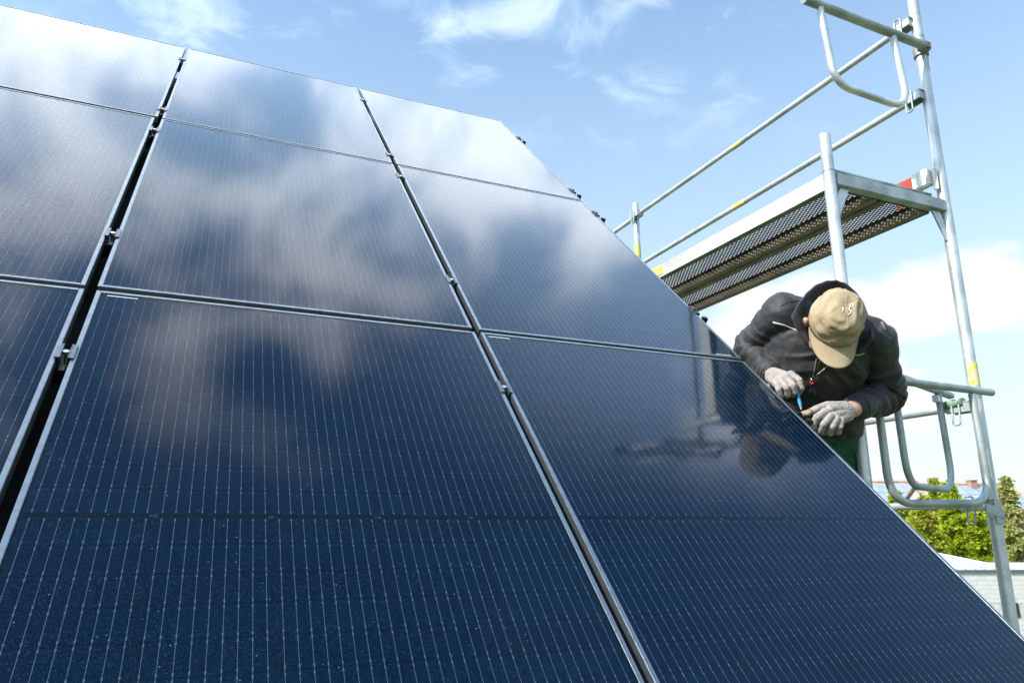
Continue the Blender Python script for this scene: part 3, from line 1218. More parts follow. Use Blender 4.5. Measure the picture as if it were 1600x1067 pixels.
def conifer(px, dist, ytop, width, mat, label, seed, droop=0.25, density=1.0, zlow=0.15, leaf=0.12, name='conifer_tree', tipgap=0.0, pw=0.8):
    rnd = random.Random(seed)
    base = station(px, dist)
    H = -GZ + CAM.z + (826 - ytop) / FPX * dist
    t = thing(name, label, 'tree', base, 'conifers behind the low building')
    m = MB()
    n = 8
    m.path([(0.04 * math.sin(i * 1.3) * i / n, 0.04 * math.cos(i * 2.1) * i / n, H * .99 * i / n) for i in range(n + 1)], [0.22 * (1 - .93 * i / n) * H / 9 for i in range(n + 1)], 8)
    # limbs
    V, F = [], []

    def spray(p, d, s):
        """a small flat frond of needles: two crossed narrow blades"""
        d = d.normalized()
        a = Vector((rnd.gauss(0, 1), rnd.gauss(0, 1), rnd.gauss(0, 1)))
        u = d.cross(a)
        if u.length < 1e-3:
            return
        u.normalize()
        k = len(V)
        w_ = s * rnd.uniform(.28, .5)
        V.extend([p, p + d * s * .55 + u * w_, p + d * s, p + d * s * .5 - u * w_])
        F.append((k, k + 1, k + 2, k + 3))
    nl = int(H * 5.0 * density)
    for i in range(nl):
        f = zlow + (1 - zlow) * (i + rnd.random()) / nl
        z_ = H * f * .985
        rad = width / 2 * ((1 - f) / (1 - zlow)) ** pw * rnd.uniform(.55, 1.12) + .10
        nb = 3 if f > .9 else 5
        for _ in range(nb):
            az = rnd.uniform(0, 2 * math.pi)
            dirn = Vector((math.cos(az), math.sin(az), rnd.uniform(-.1, .35)))
            ln = rad * rnd.uniform(.7, 1.05)
            tip = Vector((0, 0, z_)) + Vector((dirn.x, dirn.y, dirn.z * .4 - droop * .3)) * ln
            m.path([(0, 0, z_), Vector((0, 0, z_)).lerp(tip, .5) + Vector((0, 0, .06 * ln)), tip], [0.022 * H / 9, 0.012 * H / 9, .004], 4, False)
            ns = int(15 * density * max(.5, ln) / max(.6, leaf * 7)) + 3
            for q in range(ns):
                s = (q + rnd.random()) / ns
                s = .12 + .9 * s
                c = Vector((0, 0, z_)).lerp(tip, s) + Vector((rnd.gauss(0, .07), rnd.gauss(0, .07), rnd.gauss(0, .06) - .05)) * (0.5 + ln * .5)
                for _k in range(5):
                    dd = (dirn + Vector((rnd.gauss(0, .7), rnd.gauss(0, .7), rnd.gauss(0, .6) - droop)))
                    spray(c + Vector((rnd.gauss(0, .05), rnd.gauss(0, .05), rnd.gauss(0, .04))) * (1 + ln * .3), dd, leaf * rnd.uniform(.6, 1.35))
    m.build('trunk', 'bark', t, True)
    me = bpy.data.meshes.new('crown')
    me.from_pydata([tuple(v) for v in V], [], F)
    me.materials.append(M[mat])
    link('crown', me, t)
    return t


conifer(1492, 34, 752, 2.9, 'leaf_c', 'bright green conifer whose narrow tip rises between the scaffold loops', 11, density=1.1, leaf=.19, pw=.85)
conifer(1446, 32, 772, 3.0, 'leaf_a', 'yellow-green conifer close to the edge of the solar array', 12, density=1.1, leaf=.19, pw=.8)
conifer(1404, 36, 766, 3.2, 'leaf_c', 'light green conifer partly hidden by the sloping array edge', 13, density=1.1, leaf=.19, pw=.8)
conifer(1468, 39, 748, 2.4, 'leaf_a', 'slim conifer with a pointed tip against the far roof', 14, density=1.1, leaf=.18, pw=.9)
conifer(1530, 33, 786, 3.2, 'leaf_c', 'broad bright green conifer directly behind the right scaffold post', 15, density=1.1, leaf=.19, pw=.7)
conifer(1582, 30, 742, 2.7, 'leaf_b', 'tall brownish spruce at the right picture edge', 16, density=1.05, leaf=.16, droop=.5, pw=.75)
conifer(1622, 33, 770, 3.0, 'leaf_b', 'grey-green spruce cut by the right picture edge', 17, density=1.0, leaf=.17, droop=.5, pw=.7)
conifer(1556, 38, 808, 3.2, 'leaf_a', 'low yellow-green conifer in the gap between post and spruce', 18, density=1.1, leaf=.19, pw=.6)
# ------------------------------------------------------------------ the worker
from mathutils.bvhtree import BVHTree


def capsule(m, a, b, ra, rb, n=18, k=6):
    """closed tapered capsule"""
    a, b = Vector(a), Vector(b)
    d = (b - a)
    ln = d.length
    d.normalize()
    x = d.cross(Vector((0, 0, 1)) if abs(d.z) < .9 else Vector((1, 0, 0))).normalized()
    y = d.cross(x)
    prof = [(-ra * math.cos(i * math.pi / 2 / k), ra * math.sin(i * math.pi / 2 / k)) for i in range(1, k + 1)]
    prof += [(ln + rb * math.sin(i * math.pi / 2 / k), rb * math.cos(i * math.pi / 2 / k)) for i in range(0, k)]
    V = [a - d * ra]
    for h, r in prof:
        V += [a + d * h + (x * math.cos(2 * math.pi * j / n) + y * math.sin(2 * math.pi * j / n)) * r for j in range(n)]
    V.append(b + d * rb)
    F = [(0, 1 + (j + 1) % n, 1 + j) for j in range(n)]
    for i in range(len(prof) - 1):
        for j in range(n):
            p, q = 1 + i * n + j, 1 + i * n + (j + 1) % n
            F.append((p, q, q + n, p + n))
    e = len(V) - 1
    o = 1 + (len(prof) - 1) * n
    F += [(e, o + j, o + (j + 1) % n) for j in range(n)]
    m.add(V, F)


def ellipsoid(m, c, ax, ay, az, n=20, k=12):
    c = Vector(c)
    V = [c + az]
    for i in range(1, k):
        t = math.pi * i / k
        V += [c + az * math.cos(t) + (ax * math.cos(2 * math.pi * j / n) + ay * math.sin(2 * math.pi * j / n)) * math.sin(t) for j in range(n)]
    V.append(c - az)
    F = [(0, 1 + j, 1 + (j + 1) % n) for j in range(n)]
    for i in range(k - 2):
        for j in range(n):
            p, q = 1 + i * n + j, 1 + i * n + (j + 1) % n
            F.append((p, p + n, q + n, q))
    e = len(V) - 1
    o = 1 + (k - 2) * n
    F += [(e, o + (j + 1) % n, o + j) for j in range(n)]
    m.add(V, F)


def fuse(m, name, voxel, smooth=6, factor=0.5):
    """one continuous surface from overlapping closed lumps"""
    me = bpy.data.meshes.new(name + '_rough')
    me.from_pydata(m.v, [], m.f)
    bm = bmesh.new()
    bm.from_mesh(me)
    bmesh.ops.recalc_face_normals(bm, faces=bm.faces)
    bm.to_mesh(me)
    bm.free()
    o = bpy.data.objects.new(name + '_rough', me)
    COL.objects.link(o)
    md = o.modifiers.new('r', 'REMESH')
    md.mode = 'VOXEL'
    md.voxel_size = voxel
    if smooth:
        sm = o.modifiers.new('s', 'SMOOTH')
        sm.factor = factor
        sm.iterations = smooth
    dg = bpy.context.evaluated_depsgraph_get()
    res = bpy.data.meshes.new_from_object(o.evaluated_get(dg))
    bpy.data.objects.remove(o)
    bpy.data.meshes.remove(me)
    res.name = name
    res.polygons.foreach_set('use_smooth', [True] * len(res.polygons))
    return res


def displace(me, fn):
    vs = me.vertices
    nr = [v.normal.copy() for v in vs]
    co = [v.co.copy() for v in vs]
    for i, v in enumerate(vs):
        v.co = co[i] + nr[i] * fn(co[i])
    me.update()


S_R, S_L = at(1224, 490, 2.80), at(1366, 530, 2.73)
E_R, W_R = at(1172, 545, 2.98), at(1206, 585, 2.77)
E_L, W_L = at(1383, 618, 2.83), at(1330, 640, 2.64)
NB_ = at(1298, 497, 2.81)
HD = at(1304, 503, 2.66)
BE, PE = at(1280, 630, 2.90), at(1276, 694, 2.97)
tl = (S_L - S_R).normalized()
tu = (NB_ - PE)
tu = (tu - tl * tu.dot(tl)).normalized()
tf = tl.cross(tu).normalized()          # chest direction
FOOT = Vector((0.62, -2.42, -3.4925))
person = thing('person', 'person in black jacket, tan cap and work gloves leaning over the array edge', 'person', FOOT)


def pb(me, name, mat, parent=person):
    me.transform(Matrix.Translation(-FOOT))
    if mat:
        me.materials.clear()
        me.materials.append(M[mat] if isinstance(mat, str) else mat)
    return link(name, me, parent)


# materials
def jacket_mat():
    b = NB('black_softshell')
    co = b.coord('Object')
    f = b.noise(co, 18, 5, 0.6)
    c = b.mixc(b.ramp(f, 0.35, 0.7), (0.0115, 0.0125, 0.0135), (0.0175, 0.0185, 0.0195))
    dirt = b.ramp(b.noise(co, 7, 5, 0.65), 0.62, 0.75)
    c = b.mixc(b.math('MULTIPLY', dirt, 0.10), c, (0.075, 0.055, 0.038))
    h = b.math('ADD', b.noise(co, 45, 4, 0.6), b.math('MULTIPLY', b.noise(co, 900, 2, 0.5), 0.15))
    return b.done(b.bsdf(c, 0.62, 0, b.bump(h, 0.35, 0.006), Sheen_Weight=0.12, Sheen_Roughness=0.5))


def glove_mat():
    b = NB('dirty_work_glove')
    co = b.coord('Object')
    c = b.mixc(b.ramp(b.noise(co, 30, 4, 0.6), 0.35, 0.7), (0.38, 0.335, 0.315), (0.28, 0.24, 0.225))
    d = b.ramp(b.noise(co, 24, 5, 0.65), 0.50, 0.72)
    c = b.mixc(b.math('MULTIPLY', d, 0.55), c, (0.15, 0.115, 0.07))
    wpt = b.ramp(b.noise(co, 60, 3, 0.6), 0.68, 0.76)
    c = b.mixc(b.math('MULTIPLY', wpt, 0.6), c, (0.62, 0.60, 0.58))
    return b.done(b.bsdf(c, 0.75, 0, b.bump(b.noise(co, 120, 4, 0.6), 0.35, 0.003)))


M['jacket'] = jacket_mat()
M['glove'] = glove_mat()
M['glove_tip'] = simple('dirty_glove_fingertip', (0.20, 0.15, 0.085), 0.75, nscale=60, c2=(0.38, 0.32, 0.25), bump=0.3)
M['lining'] = simple('brown_collar_lining', (0.045, 0.032, 0.030), 0.8, nscale=40, bump=0.2)
M['trouser'] = simple('dark_green_trousers', (0.012, 0.085, 0.045), 0.85, nscale=25, bump=0.4, c2=(0.008, 0.06, 0.034))
M['boot'] = simple('brown_work_boot', (0.06, 0.04, 0.025), 0.6, nscale=20)
M['reflective'] = simple('grey_reflective_piping', (0.62, 0.60, 0.56), 0.4, nscale=80)
M['patch'] = simple('grey_fabric_patch', (0.16, 0.14, 0.135), 0.7, nscale=60)
M['red_tab'] = simple('red_zip_pull', (0.7, 0.03, 0.04), 0.4, nscale=60)
M['zip'] = simple('zip_metal', (0.22, 0.20, 0.17), 0.4, 0.6, nscale=90)
M['eye'] = simple('eye_white', (0.7, 0.68, 0.65), 0.2, nscale=50, var=.05)
M['hair'] = simple('short_brown_hair', (0.05, 0.033, 0.022), 0.7, nscale=90, bump=0.4)
b = NB('skin')
co = b.coord('Object')
c = b.mixc(b.ramp(b.noise(co, 25, 4, 0.6), 0.35, 0.7), (0.62, 0.36, 0.26), (0.54, 0.28, 0.20))
M['skin'] = b.done(b.bsdf(c, 0.5, 0, b.bump(b.noise(co, 260, 3, 0.6), 0.15, 0.002), Subsurface_Weight=0.15, Subsurface_Radius=(0.01, 0.004, 0.002), Subsurface_Scale=0.6))


def cap_mat():
    b = NB('tan_cotton_cap')
    co = b.coord('Object')
    c = b.mixc(b.ramp(b.noise(co, 14, 5, 0.6), 0.3, 0.7), (0.41, 0.32, 0.205), (0.345, 0.265, 0.165))
    weave = b.noise(co, 700, 2, 0.5)
    h = b.math('ADD', b.noise(co, 35, 5, 0.6), b.math('MULTIPLY', weave, 0.3))
    return b.done(b.bsdf(c, 0.85, 0, b.bump(h, 0.4, 0.004)))


M['cap'] = cap_mat()
M['white_print'] = simple('white_print', (0.8, 0.79, 0.75), 0.6, nscale=50, var=.08)

# head axes: the face looks down at the hands
tocam = (CAM - HD).normalized()
dn = Vector((RW[1][0], RW[1][1], RW[1][2]))
dn = (dn - tocam * dn.dot(tocam)).normalized()
rt = tocam.cross(dn)
rt = rt if rt.dot(RIGHT) > 0 else -rt
dn2 = (dn * math.cos(R_(7)) - rt * math.sin(R_(7))).normalized()
AH = R_(60)
hf = (dn2 * math.sin(AH) + tocam * math.cos(AH)).normalized()
hu = (tocam * math.sin(AH) - dn2 * math.cos(AH)).normalized()
hl = hf.cross(hu) * -1.0        # towards the wearer's left
hl = hl if hl.dot(RIGHT) > 0 else -hl
# a slight turn of the head to the wearer's left
tq = Matrix.Rotation(R_(9), 3, hu)
hf, hl = tq @ hf, tq @ hl
# ... and a tilt that shows the side of the face turned to the roof
RL = R_(14)
hl, hu = hl * math.cos(RL) - hu * math.sin(RL), hu * math.cos(RL) + hl * math.sin(RL)


def hp(l, f, u):
    return HD + hl * l + hf * f + hu * u


# body under the clothes, one continuous surface
m = MB()
ellipsoid(m, hp(0, -.008, -.015), hl * .077, hf * .098, hu * .098)
ellipsoid(m, hp(0, .030, -.095), hl * .056, hf * .062, hu * .062)
capsule(m, hp(0, .082, -.115), hp(0, .075, -.135), .022, .022)
capsule(m, hp(0, .092, -.045), hp(0, .108, -.080), .011, .016)          # nose
capsule(m, hp(-.03, .085, -.025), hp(.03, .085, -.025), .013, .013)     # brow
capsule(m, hp(-.018, .090, -.105), hp(.018, .090, -.105), .010, .010)   # lips
for s in (-1, 1):
    ellipsoid(m, hp(s * .096, -.002, -.030), hl * .017, hf * .019, hu * .030)
    ellipsoid(m, hp(s * .050, .055, -.068), hl * .036, hf * .035, hu * .030)
capsule(m, hp(0, -.03, -.07), NB_ - tu * .02 - tf * .01, .054, .060)
chest = (S_R + S_L) / 2
ellipsoid(m, chest - tu * .13, tl * .155, tf * .105, tu * .19)
ellipsoid(m, BE, tl * .110, tf * .085, tu * .17)
ellipsoid(m, PE, tl * .110, tf * .085, tu * .12)
capsule(m, S_R, S_L, .055, .055)
capsule(m, S_R, E_R, .048, .040)
capsule(m, E_R, W_R, .040, .027)
capsule(m, S_L, E_L, .048, .040)
capsule(m, E_L, W_L, .041, .030)
HR_ = at(1224, 594, 2.71)
HL_ = at(1302, 644, 2.60)
capsule(m, W_R, W_R.lerp(HR_, .5), .022, .014)
capsule(m, W_L, W_L.lerp(HL_, .5), .027, .015)
hipR, hipL = PE - tl * .070 - tu * .02, PE + tl * .065 - tu * .02
footR, footL = Vector((0.585, -2.475, -3.41)), Vector((0.70, -2.36, -3.41))
kneeR, kneeL = Vector((0.43, -2.50, -3.04)), Vector((0.54, -2.45, -3.04))
for h_, k_, f_ in ((hipR, kneeR, footR), (hipL, kneeL, footL)):
    capsule(m, h_, k_, .078, .055)
    capsule(m, k_, f_, .055, .038)
    capsule(m, f_ + Vector((0, 0, -.03)), f_ + Vector((-.09, -.09, -.045)), .030, .026)
pb(fuse(m, 'body', 0.0050, 4), 'body', 'skin')
for s in (-1, 1):
    e = MB()
    ellipsoid(e, hp(s * .032, .0895, -.050), hl * .011, hf * .009, hu * .011, 14, 8)
    me = e.mesh('eye', 'eye', 'all')
    pb(me, 'eye', 'eye')
# short hair below the cap edge
m = MB()
ellipsoid(m, hp(0, -.022, -.026), hl * .079, hf * .090, hu * .085)
hair = fuse(m, 'hair', 0.006, 2)
pb(hair, 'hair', 'hair')

# jacket
m = MB()
ellipsoid(m, chest - tu * .125 + tf * .005, tl * .190, tf * .128, tu * .215)
ellipsoid(m, BE + tu * .06, tl * .150, tf * .120, tu * .165)
ellipsoid(m, PE + tu * .125, tl * .142, tf * .120, tu * .095)
capsule(m, S_R - tu * .005, S_L - tu * .005, .078, .078)
capsule(m, NB_ - tu * .10 - tf * .06, NB_ - tu * .015 - tf * .03, .11, .085)
capsule(m, S_R, S_R.lerp(E_R, .55), .076, .068)
capsule(m, S_R.lerp(E_R, .5), E_R, .067, .062)
capsule(m, E_R, W_R.lerp(E_R, .10), .062, .041)
capsule(m, S_L, S_L.lerp(E_L, .55), .076, .068)
capsule(m, S_L.lerp(E_L, .5), E_L, .068, .064)
capsule(m, E_L, W_L.lerp(E_L, .20), .064, .046)
jk = fuse(m, 'jacket', 0.0052, 5)
limbs = [(S_R, E_R, 1.0, 3), (E_R, W_R, 1.0, 1), (S_L, E_L, 1.0, 4), (E_L, W_L, 0.8, 2)]


def seg_t(p, a, b):
    d = b - a
    t = max(-.15, min(1.15, (p - a).dot(d) / d.length_squared))
    return t, (p - (a + d * max(0, min(1, t)))).length


def wrinkle(p):
    best = min(((seg_t(p, a, b_), a, b_, am, sd_) for a, b_, am, sd_ in limbs), key=lambda q: q[0][1])
    (t, dist_), a, b_, am, sd_ = best
    L_ = (b_ - a).length
    arm = max(0.0, min(1.0, (0.105 - dist_) / .035))
    h = 0.0
    if arm > 0:
        d = (b_ - a).normalized()
        ax = (p - a).dot(d)
        pr_ = p - a - d * ax
        near = math.exp(-((t - (1.0 if sd_ in (3, 4) else 0.05)) / .38) ** 2)
        q = Vector(((ax + .35 * pr_.x - .3 * pr_.z) * 23 + sd_ * 7, pr_.x * 8 + pr_.z * 5, pr_.y * 8 - pr_.z * 4))
        n_ = mnoise.noise(q)
        h += arm * am * (0.0070 + .0095 * near) * (1 - 2.2 * abs(n_))
        q2 = Vector((ax * 10 + 3.1 * sd_, pr_.x * 14, pr_.z * 14))
        h += arm * .009 * mnoise.noise(q2)
    tor = 1 - arm
    if tor > 0:
        l_, u_ = (p - chest).dot(tl), (p - chest).dot(tu)
        s_ = 1 if l_ > 0 else -1
        q = Vector(((u_ + .55 * abs(l_)) * 20, (l_ * .6 - u_ * .5) * 5 + s_ * 4, 1.7))
        h += tor * .0095 * (1 - 2.2 * abs(mnoise.noise(q)))
        h += tor * .009 * mnoise.noise(p * 9)
    h += .0012 * mnoise.noise(p * 55)
    return h - .001


displace(jk, wrinkle)
bvh = BVHTree.FromPolygons([v.co.copy() for v in jk.vertices], [tuple(p.vertices) for p in jk.polygons])


def on_jacket(px, py, lift=0.002):
    """surface point of the jacket seen at that spot of the survey photo"""
    d = (at(px, py, 1.0) - CAM).normalized()
    hit = bvh.ray_cast(CAM, d)
    if hit[0] is None:
        return None
    return hit[0] + hit[1] * lift


def trim(name, pix, r, mat, lift=0.001, n=24, parent=None, taper=False):
    pts = []
    for i in range(n + 1):
        s = i / n * (len(pix) - 1)
        k = min(int(s), len(pix) - 2)
        f = s - k
        p = on_jacket(pix[k][0] * (1 - f) + pix[k + 1][0] * f, pix[k][1] * (1 - f) + pix[k + 1][1] * f, lift)
        if p is not None and (not pts or (p - pts[-1]).length < .05):
            pts.append(p)
    if len(pts) < 3:
        return None
    rr = [r * (1 - .8 * i / (len(pts) - 1)) for i in range(len(pts))] if taper else r
    m = MB()
    m.path(pts, rr, 8)
    return pb(m.mesh(name, mat, 'all'), name, mat, parent or jko)


jko = pb(jk, 'jacket', 'jacket')
jko.location = (0, 0, 0)
trim('reflective_piping', [(1208, 504), (1225, 508), (1240, 514), (1254, 520)], 0.0042, 'reflective', 0.0, taper=True)
trim('reflective_piping', [(1333, 554), (1342, 555), (1350, 552)], 0.0026, 'reflective', 0.0)
trim('shoulder_patch', [(1378, 503), (1381, 509), (1384, 515)], 0.007, 'patch', -0.003)
trim('zip', [(1276, 560), (1273, 575), (1270, 590)], 0.0030, 'zip', 0.001)
trim('zip', [(1300, 566), (1286, 578), (1271, 590)], 0.0026, 'zip', 0.001)
trim('zip', [(1270, 592), (1274, 615), (1280, 640)], 0.0022, 'jacket', 0.002)
trim('seam', [(1220, 478), (1232, 472), (1250, 470)], 0.0016, 'jacket', 0.001)
p = on_jacket(1268.5, 596, 0.006)
if p is not None:
    m = MB()
    m.path([p + dn * (.006 * math.sin(a)) + rt * (.0048 * math.cos(a)) for a in [i * math.pi * 2 / 12 for i in range(11)]], 0.0022, 8)
    pb(m.mesh('zip_pull', 'red_tab', 'all'), 'zip_pull', 'red_tab', jko)
    m = MB()
    m.path([p - dn * .014, p - dn * .004], [.0035, .0025], 8)
    pb(m.mesh('zip_slider', 'bolt', 'all'), 'zip_slider', 'bolt', jko)


# stand-up collar, open at the front
def strip(outer, inner, n=40, rows=6, thick=0.006, bulge=0.008):
    def sample(pts, s):
        s *= len(pts) - 1
        k = min(int(s), len(pts) - 2)
        f = s - k
        p0, p1, p2, p3 = pts[max(0, k - 1)], pts[k], pts[k + 1], pts[min(len(pts) - 1, k + 2)]
        return 0.5 * ((2 * p1) + (p2 - p0) * f + (2 * p0 - 5 * p1 + 4 * p2 - p3) * f * f + (3 * p1 - p0 - 3 * p2 + p3) * f ** 3)
    V, F = [], []
    for i in range(n + 1):
        a, b_ = sample(outer, i / n), sample(inner, i / n)
        c = (a + b_) / 2 - HD
        for j in range(rows + 1):
            s = j / rows
            V.append(a.lerp(b_, s) + c.normalized() * bulge * math.sin(math.pi * s) + Vector((0, 0, .0015 * math.sin(i * 1.7 + j))))
    for i in range(n):
        for j in range(rows):
            p = i * (rows + 1) + j
            F.append((p, p + 1, p + rows + 2, p + rows + 1))
    m = MB()
    m.add(V, F)
    return m


outer = [at(*q) for q in ((1236, 494, 2.645), (1250, 470, 2.715), (1272, 447, 2.79), (1298, 438, 2.86), (1322, 443, 2.86), (1345, 466, 2.83), (1361, 503, 2.70), (1366, 528, 2.61))]
inner = [at(*q) for q in ((1262, 542, 2.63), (1262, 508, 2.73), (1272, 488, 2.83), (1298, 478, 2.90), (1325, 484, 2.89), (1346, 505, 2.84), (1350, 530, 2.72), (1338, 552, 2.62))]
cm = strip(outer, inner)
me = cm.mesh('collar', 'jacket', 'all')
co_ = pb(me, 'collar', 'jacket', jko)
sol = co_.modifiers.new('t', 'SOLIDIFY')
sol.thickness = 0.006
# brown lining on the inside
ctr = at(1300, 505, 2.72)
cm2 = strip([p.lerp(ctr, .045) + (q - p) * .06 for p, q in zip(outer, inner)], [p.lerp(ctr, .06) for p in inner], bulge=.004)
pb(cm2.mesh('collar_lining', 'lining', 'all'), 'collar_lining', 'lining', jko)
# cuffs
for nm, a, b_, r in (('cuff', W_R.lerp(E_R, .20), W_R.lerp(E_R, .02), .0435), ('cuff', W_L.lerp(E_L, .30), W_L.lerp(E_L, .16), .0505)):
    m = MB()
    n = 8
    m.path([a.lerp(b_, i / n) for i in range(n + 1)], [r * (1 + .03 * math.sin(i * 2.2)) for i in range(n + 1)], 26)
    pb(m.mesh(nm, 'jacket', True), nm, 'jacket', jko)

# trousers and boots
m = MB()
ellipsoid(m, PE + tu * .03, tl * .142, tf * .116, tu * .19)
for h_, k_, f_ in ((hipR, kneeR, footR), (hipL, kneeL, footL)):
    capsule(m, h_, k_, .090, .070)
    capsule(m, k_, f_, .072, .062)
tr_me = fuse(m, 'trousers', 0.0065, 4)
displace(tr_me, lambda p: .006 * (1 - 2 * abs(mnoise.noise(Vector((p.x * 8, p.y * 8, p.z * 26))))))
pb(tr_me, 'trousers', 'trouser')
for f_ in (footR, footL):
    m = MB()
    capsule(m, f_ + Vector((.02, .02, .05)), f_ + Vector((0.01, 0.01, -.035)), .055, .045)
    capsule(m, f_ + Vector((.02, .02, -.03)), f_ + Vector((-.095, -.095, -.040)), .044, .040)
    bm_ = fuse(m, 'boot', 0.006, 3)
    lo = min(v.co.z for v in bm_.vertices)
    for v in bm_.vertices:
        v.co.z = max(v.co.z + (-3.4925 - lo) * 0.0, -3.4920)
    pb(bm_, 'boot', 'boot')


# cap: crown with wrinkles and seams, band, brim, print
def crown():
    nA, nR = 84, 30
    V, F = [], []
    Hc = 0.114
    for i in range(nR + 1):
        s = i / nR                      # 0 rim .. 1 top
        t = s * math.pi / 2
        rr = max(0.0, math.cos(t)) ** 0.62
        hh = math.sin(t) ** 1.05
        for j in range(nA):
            a = 2 * math.pi * j / nA     # a = 0 front
            rf = (0.104 if math.cos(a) > 0 else 0.106)
            f = rr * rf * math.cos(a)
            l = rr * 0.089 * math.sin(a)
            u = Hc * hh
            # front panel stands a little, back slumps
            u += .010 * hh * max(0, math.cos(a)) * (1 - s)
            seam = min(abs(((a / (math.pi / 3)) % 1.0) - 0.0), abs(((a / (math.pi / 3)) % 1.0) - 1.0))
            g = -.0016 * math.exp(-(seam / .03) ** 2) * (1 if s > .12 else 0)
            q = Vector((l, f, u))
            w_ = .0100 * mnoise.noise(Vector((l * 22, f * 14, u * 34)) + Vector((5, 2, 1))) + .0045 * (1 - 2.2 * abs(mnoise.noise(Vector((l * 30, f * 16 + 3, u * 46)))))
            # deep crease above the brim
            cr = -.014 * math.exp(-((s - .30) / .10) ** 2) * math.exp(-((a if a < math.pi else a - 2 * math.pi) / .55) ** 2)
            nrm_ = Vector((l / .089, f / .105, .9 * u / Hc)).normalized()
            q += nrm_ * ((w_ + cr) * min(1, s * 5 + .15) + g)
            V.append(hp(q.x, q.y, q.z + .004))
    for i in range(nR):
        for j in range(nA):
            p, q = i * nA + j, i * nA + (j + 1) % nA
            F.append((p, q, q + nA, p + nA))
    m = MB()
    m.add(V, F)
    return m


cap = bpy.data.objects.new('cap', None)
cap.empty_display_size = 0.05
COL.objects.link(cap)
cap.parent = person
cap.location = HD - FOOT
cap['label'] = 'tan cotton peaked cap with white print'


def cb_(m, name, mat, parent=cap, smooth='all', th=0.0):
    m.v = [tuple(Vector(v) - HD) for v in m.v]
    o = m.build(name, mat, parent, smooth)
    if th:
        md = o.modifiers.new('t', 'SOLIDIFY')
        md.thickness = th
        md.offset = 0
    return o


cr_o = cb_(crown(), 'crown', 'cap', th=0.002)
m = MB()
m.path([hp(0, 0, .1145), hp(0, 0, .1205)], [.0075, .004], 12)
cb_(m, 'button', 'cap', cap)
# band
V, F = [], []
n = 60
for j in range(n):
    a = 2 * math.pi * j / n
    for u, k in ((-.004, 1.012), (.012, 1.022), (.022, 1.012), (.024, 1.0)):
        V.append(hp(.089 * k * math.sin(a), .104 * k * math.cos(a), u))
for j in range(n):
    for r in range(3):
        p, q = j * 4 + r, ((j + 1) % n) * 4 + r
        F.append((p, q, q + 1, p + 1))
m = MB()
m.add(V, F)
cb_(m, 'band', 'cap', cap, th=.002)
# brim
V, F = [], []
nA, nR = 36, 12
for i in range(nR + 1):
    s = i / nR
    for j in range(nA + 1):
        a = -R_(76) + R_(152) * j / nA
        b0 = Vector((.0895 * math.sin(a), .104 * math.cos(a), 0.002))
        ln = .082 * max(0.0, math.cos(a * .98)) ** .42
        e = Vector((.0895 * math.sin(a) * (1.0 - .10 * s), .104 * math.cos(a) + ln, 0))
        x = b0.x + (e.x - b0.x) * s
        y = b0.y + (e.y - b0.y) * s
        z_ = .003 - .010 * s - 3.0 * x * x * (.55 + .75 * s) + .012 * s * s * .2
        V.append(hp(x, y, z_))
for i in range(nR):
    for j in range(nA):
        p = i * (nA + 1) + j
        F.append((p, p + 1, p + nA + 2, p + nA + 1))
m = MB()
m.add(V, F)
cb_(m, 'brim', 'cap', cap, th=.004)
# white scribble printed on the front
def cap_pt(px, py):
    d = (at(px, py, 1.0) - CAM).normalized()
    bv = BVHTree.FromPolygons([Vector(v) for v in CRV], CRF)
    h = bv.ray_cast(CAM, d)
    return (h[0] + h[1] * .0012) if h[0] is not None else None


cm_ = crown()
CRV, CRF = cm_.v, cm_.f
for path_, r in (([(1316, 480), (1317, 484), (1316, 488)], .0022), ([(1327, 474), (1329, 479), (1326, 483), (1330, 487), (1328, 490), (1325, 492)], .0018), ([(1330, 473), (1333, 476), (1333, 480)], .0011)):
    pts = [cap_pt(*q) for q in path_]
    pts = [p for p in pts if p is not None]
    if len(pts) > 1:
        m = MB()
        m.path(pts, r, 8)
        cb_(m, 'print', 'white_print', cap)


# gloves
def glove(chains, palm, cuff, tips):
    m = MB()
    for a, b_, ra, rb in palm:
        capsule(m, a, b_, ra, rb, 14, 5)
    for ch in chains:
        pts, r0, r1 = ch
        for i in range(len(pts) - 1):
            f0, f1 = i / (len(pts) - 1), (i + 1) / (len(pts) - 1)
            capsule(m, pts[i], pts[i + 1], r0 + (r1 - r0) * f0, r0 + (r1 - r0) * f1, 12, 4)
    g = fuse(m, 'glove', 0.0020, 3, 0.4)
    displace(g, lambda p: .0011 * (1 - 2 * abs(mnoise.noise(p * 70))) + .0004 * mnoise.noise(p * 240))
    g.materials.clear()
    g.materials.append(M['glove'])
    g.materials.append(M['glove_tip'])
    for pl in g.polygons:
        c = pl.center
        if any((c - t_).length < r_ + .004 * mnoise.noise(c * 150) for t_, r_ in tips):
            pl.material_index = 1
    me = g
    me.transform(Matrix.Translation(-FOOT))
    return link('glove', me, person)


def fingers(spec, r0=.0118, r1=.0098):
    return [([at(*q) for q in pts], r0 * k, r1 * k) for pts, k in spec]


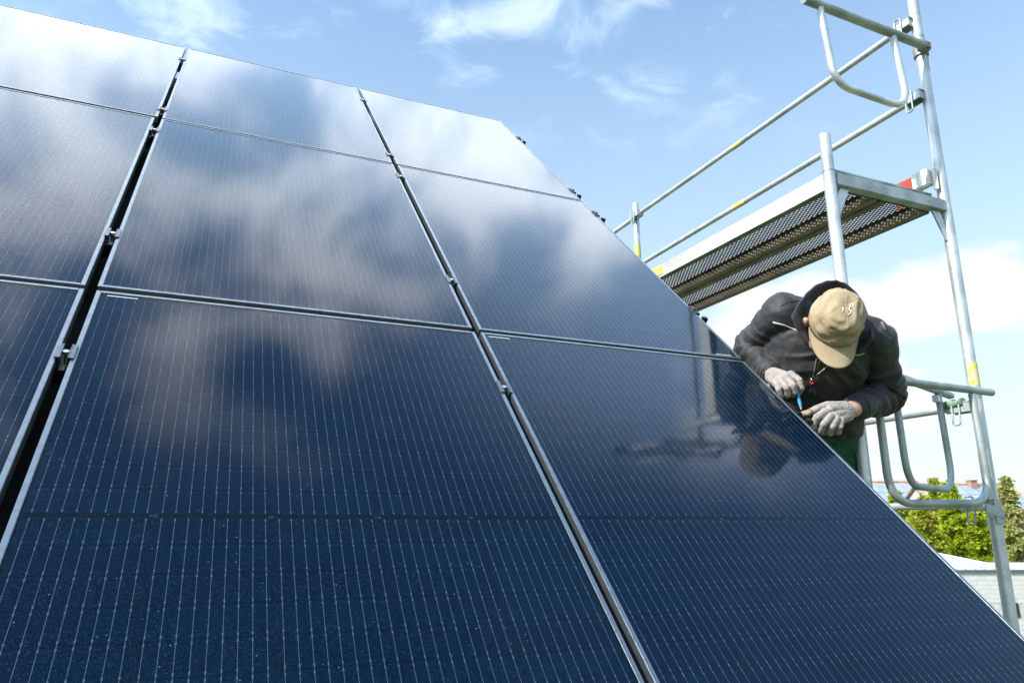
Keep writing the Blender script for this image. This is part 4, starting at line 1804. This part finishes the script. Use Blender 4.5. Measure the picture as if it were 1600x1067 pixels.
# right hand (seen on the left): fist closed round the driver, back of the hand to the viewer
fr_ = fingers([
    (((1236, 584, 2.700), (1249, 594, 2.670), (1252, 606, 2.665), (1247, 614, 2.690)), 1.08),     # index
    (((1229, 589, 2.690), (1240, 602, 2.655), (1242, 612, 2.660), (1238, 617, 2.690)), 1.08),
    (((1220, 593, 2.690), (1229, 606, 2.655), (1231, 616, 2.665), (1229, 619, 2.695)), 1.02),
    (((1212, 597, 2.700), (1217, 609, 2.670), (1220, 618, 2.675), (1220, 621, 2.700)), .95),
    (((1228, 590, 2.745), (1242, 600, 2.735), (1246, 610, 2.715)), 1.15)])                         # thumb, behind
palmR = [(at(1206, 584, 2.760), at(1232, 588, 2.715), .027, .017), (at(1206, 588, 2.755), at(1224, 596, 2.705), .025, .017),
         (at(1205, 590, 2.755), at(1215, 601, 2.712), .023, .015), (W_R.lerp(E_R, .06), at(1210, 588, 2.750), .028, .027)]
tipsR = [(at(1248, 612, 2.685), .016), (at(1240, 616, 2.67), .013), (at(1229, 619, 2.68), .012), (at(1219, 619, 2.68), .013), (at(1251, 600, 2.665), .010)]
glove(fr_, palmR, None, tipsR)
# left hand (seen on the right): thumb laid along the frame, fingers bent round the edge
fl_ = fingers([
    (((1294, 632, 2.605), (1277, 638, 2.590), (1263, 645, 2.592), (1254, 647, 2.602)), 1.08),      # thumb
    (((1290, 643, 2.575), (1276, 652, 2.552), (1270, 666, 2.562), (1276, 672, 2.600)), 1.10),      # index
    (((1298, 650, 2.566), (1287, 662, 2.545), (1282, 673, 2.560), (1287, 676, 2.600)), 1.10),
    (((1307, 654, 2.566), (1300, 667, 2.548), (1295, 676, 2.565), (1299, 677, 2.602)), 1.06),
    (((1315, 655, 2.574), (1312, 667, 2.560), (1308, 675, 2.575), (1311, 675, 2.605)), .98)])
palmL = [(W_L, at(1296, 640, 2.590), .027, .018), (at(1324, 644, 2.630), at(1303, 650, 2.580), .026, .018), (at(1324, 648, 2.625), at(1314, 655, 2.585), .024, .016),
         (at(1320, 636, 2.632), at(1296, 633, 2.605), .022, .014)]
tipsL = [(at(1257, 646, 2.598), .030), (at(1273, 658, 2.560), .018), (at(1283, 668, 2.555), .012), (at(1275, 642, 2.59), .012)]
glove(fl_, palmL, None, tipsL)

# blue driver in the right hand
d0, d1 = at(1242, 596, 2.700), at(1252, 640, 2.640)
sdv = thing('screwdriver', 'thin light blue screwdriver held upright in the gloved hand', 'screwdriver', d1)
M['blue_plastic'] = simple('light_blue_handle', (0.03, 0.30, 0.62), 0.35, nscale=40, var=.1)
M['driver_tip'] = simple('driver_tip', (0.55, 0.40, 0.30), 0.4, nscale=40)
m = MB()
m.path([d0 - d1, (d0 - d1) * .16, (d0 - d1) * .10], [.0062, .0062, .0045], 12)
m.build('handle', 'blue_plastic', sdv, True)
m = MB()
m.path([(d0 - d1) * .0995, Vector((0, 0, 0))], [.0042, .0015], 10)
m.build('tip', 'driver_tip', sdv, True)
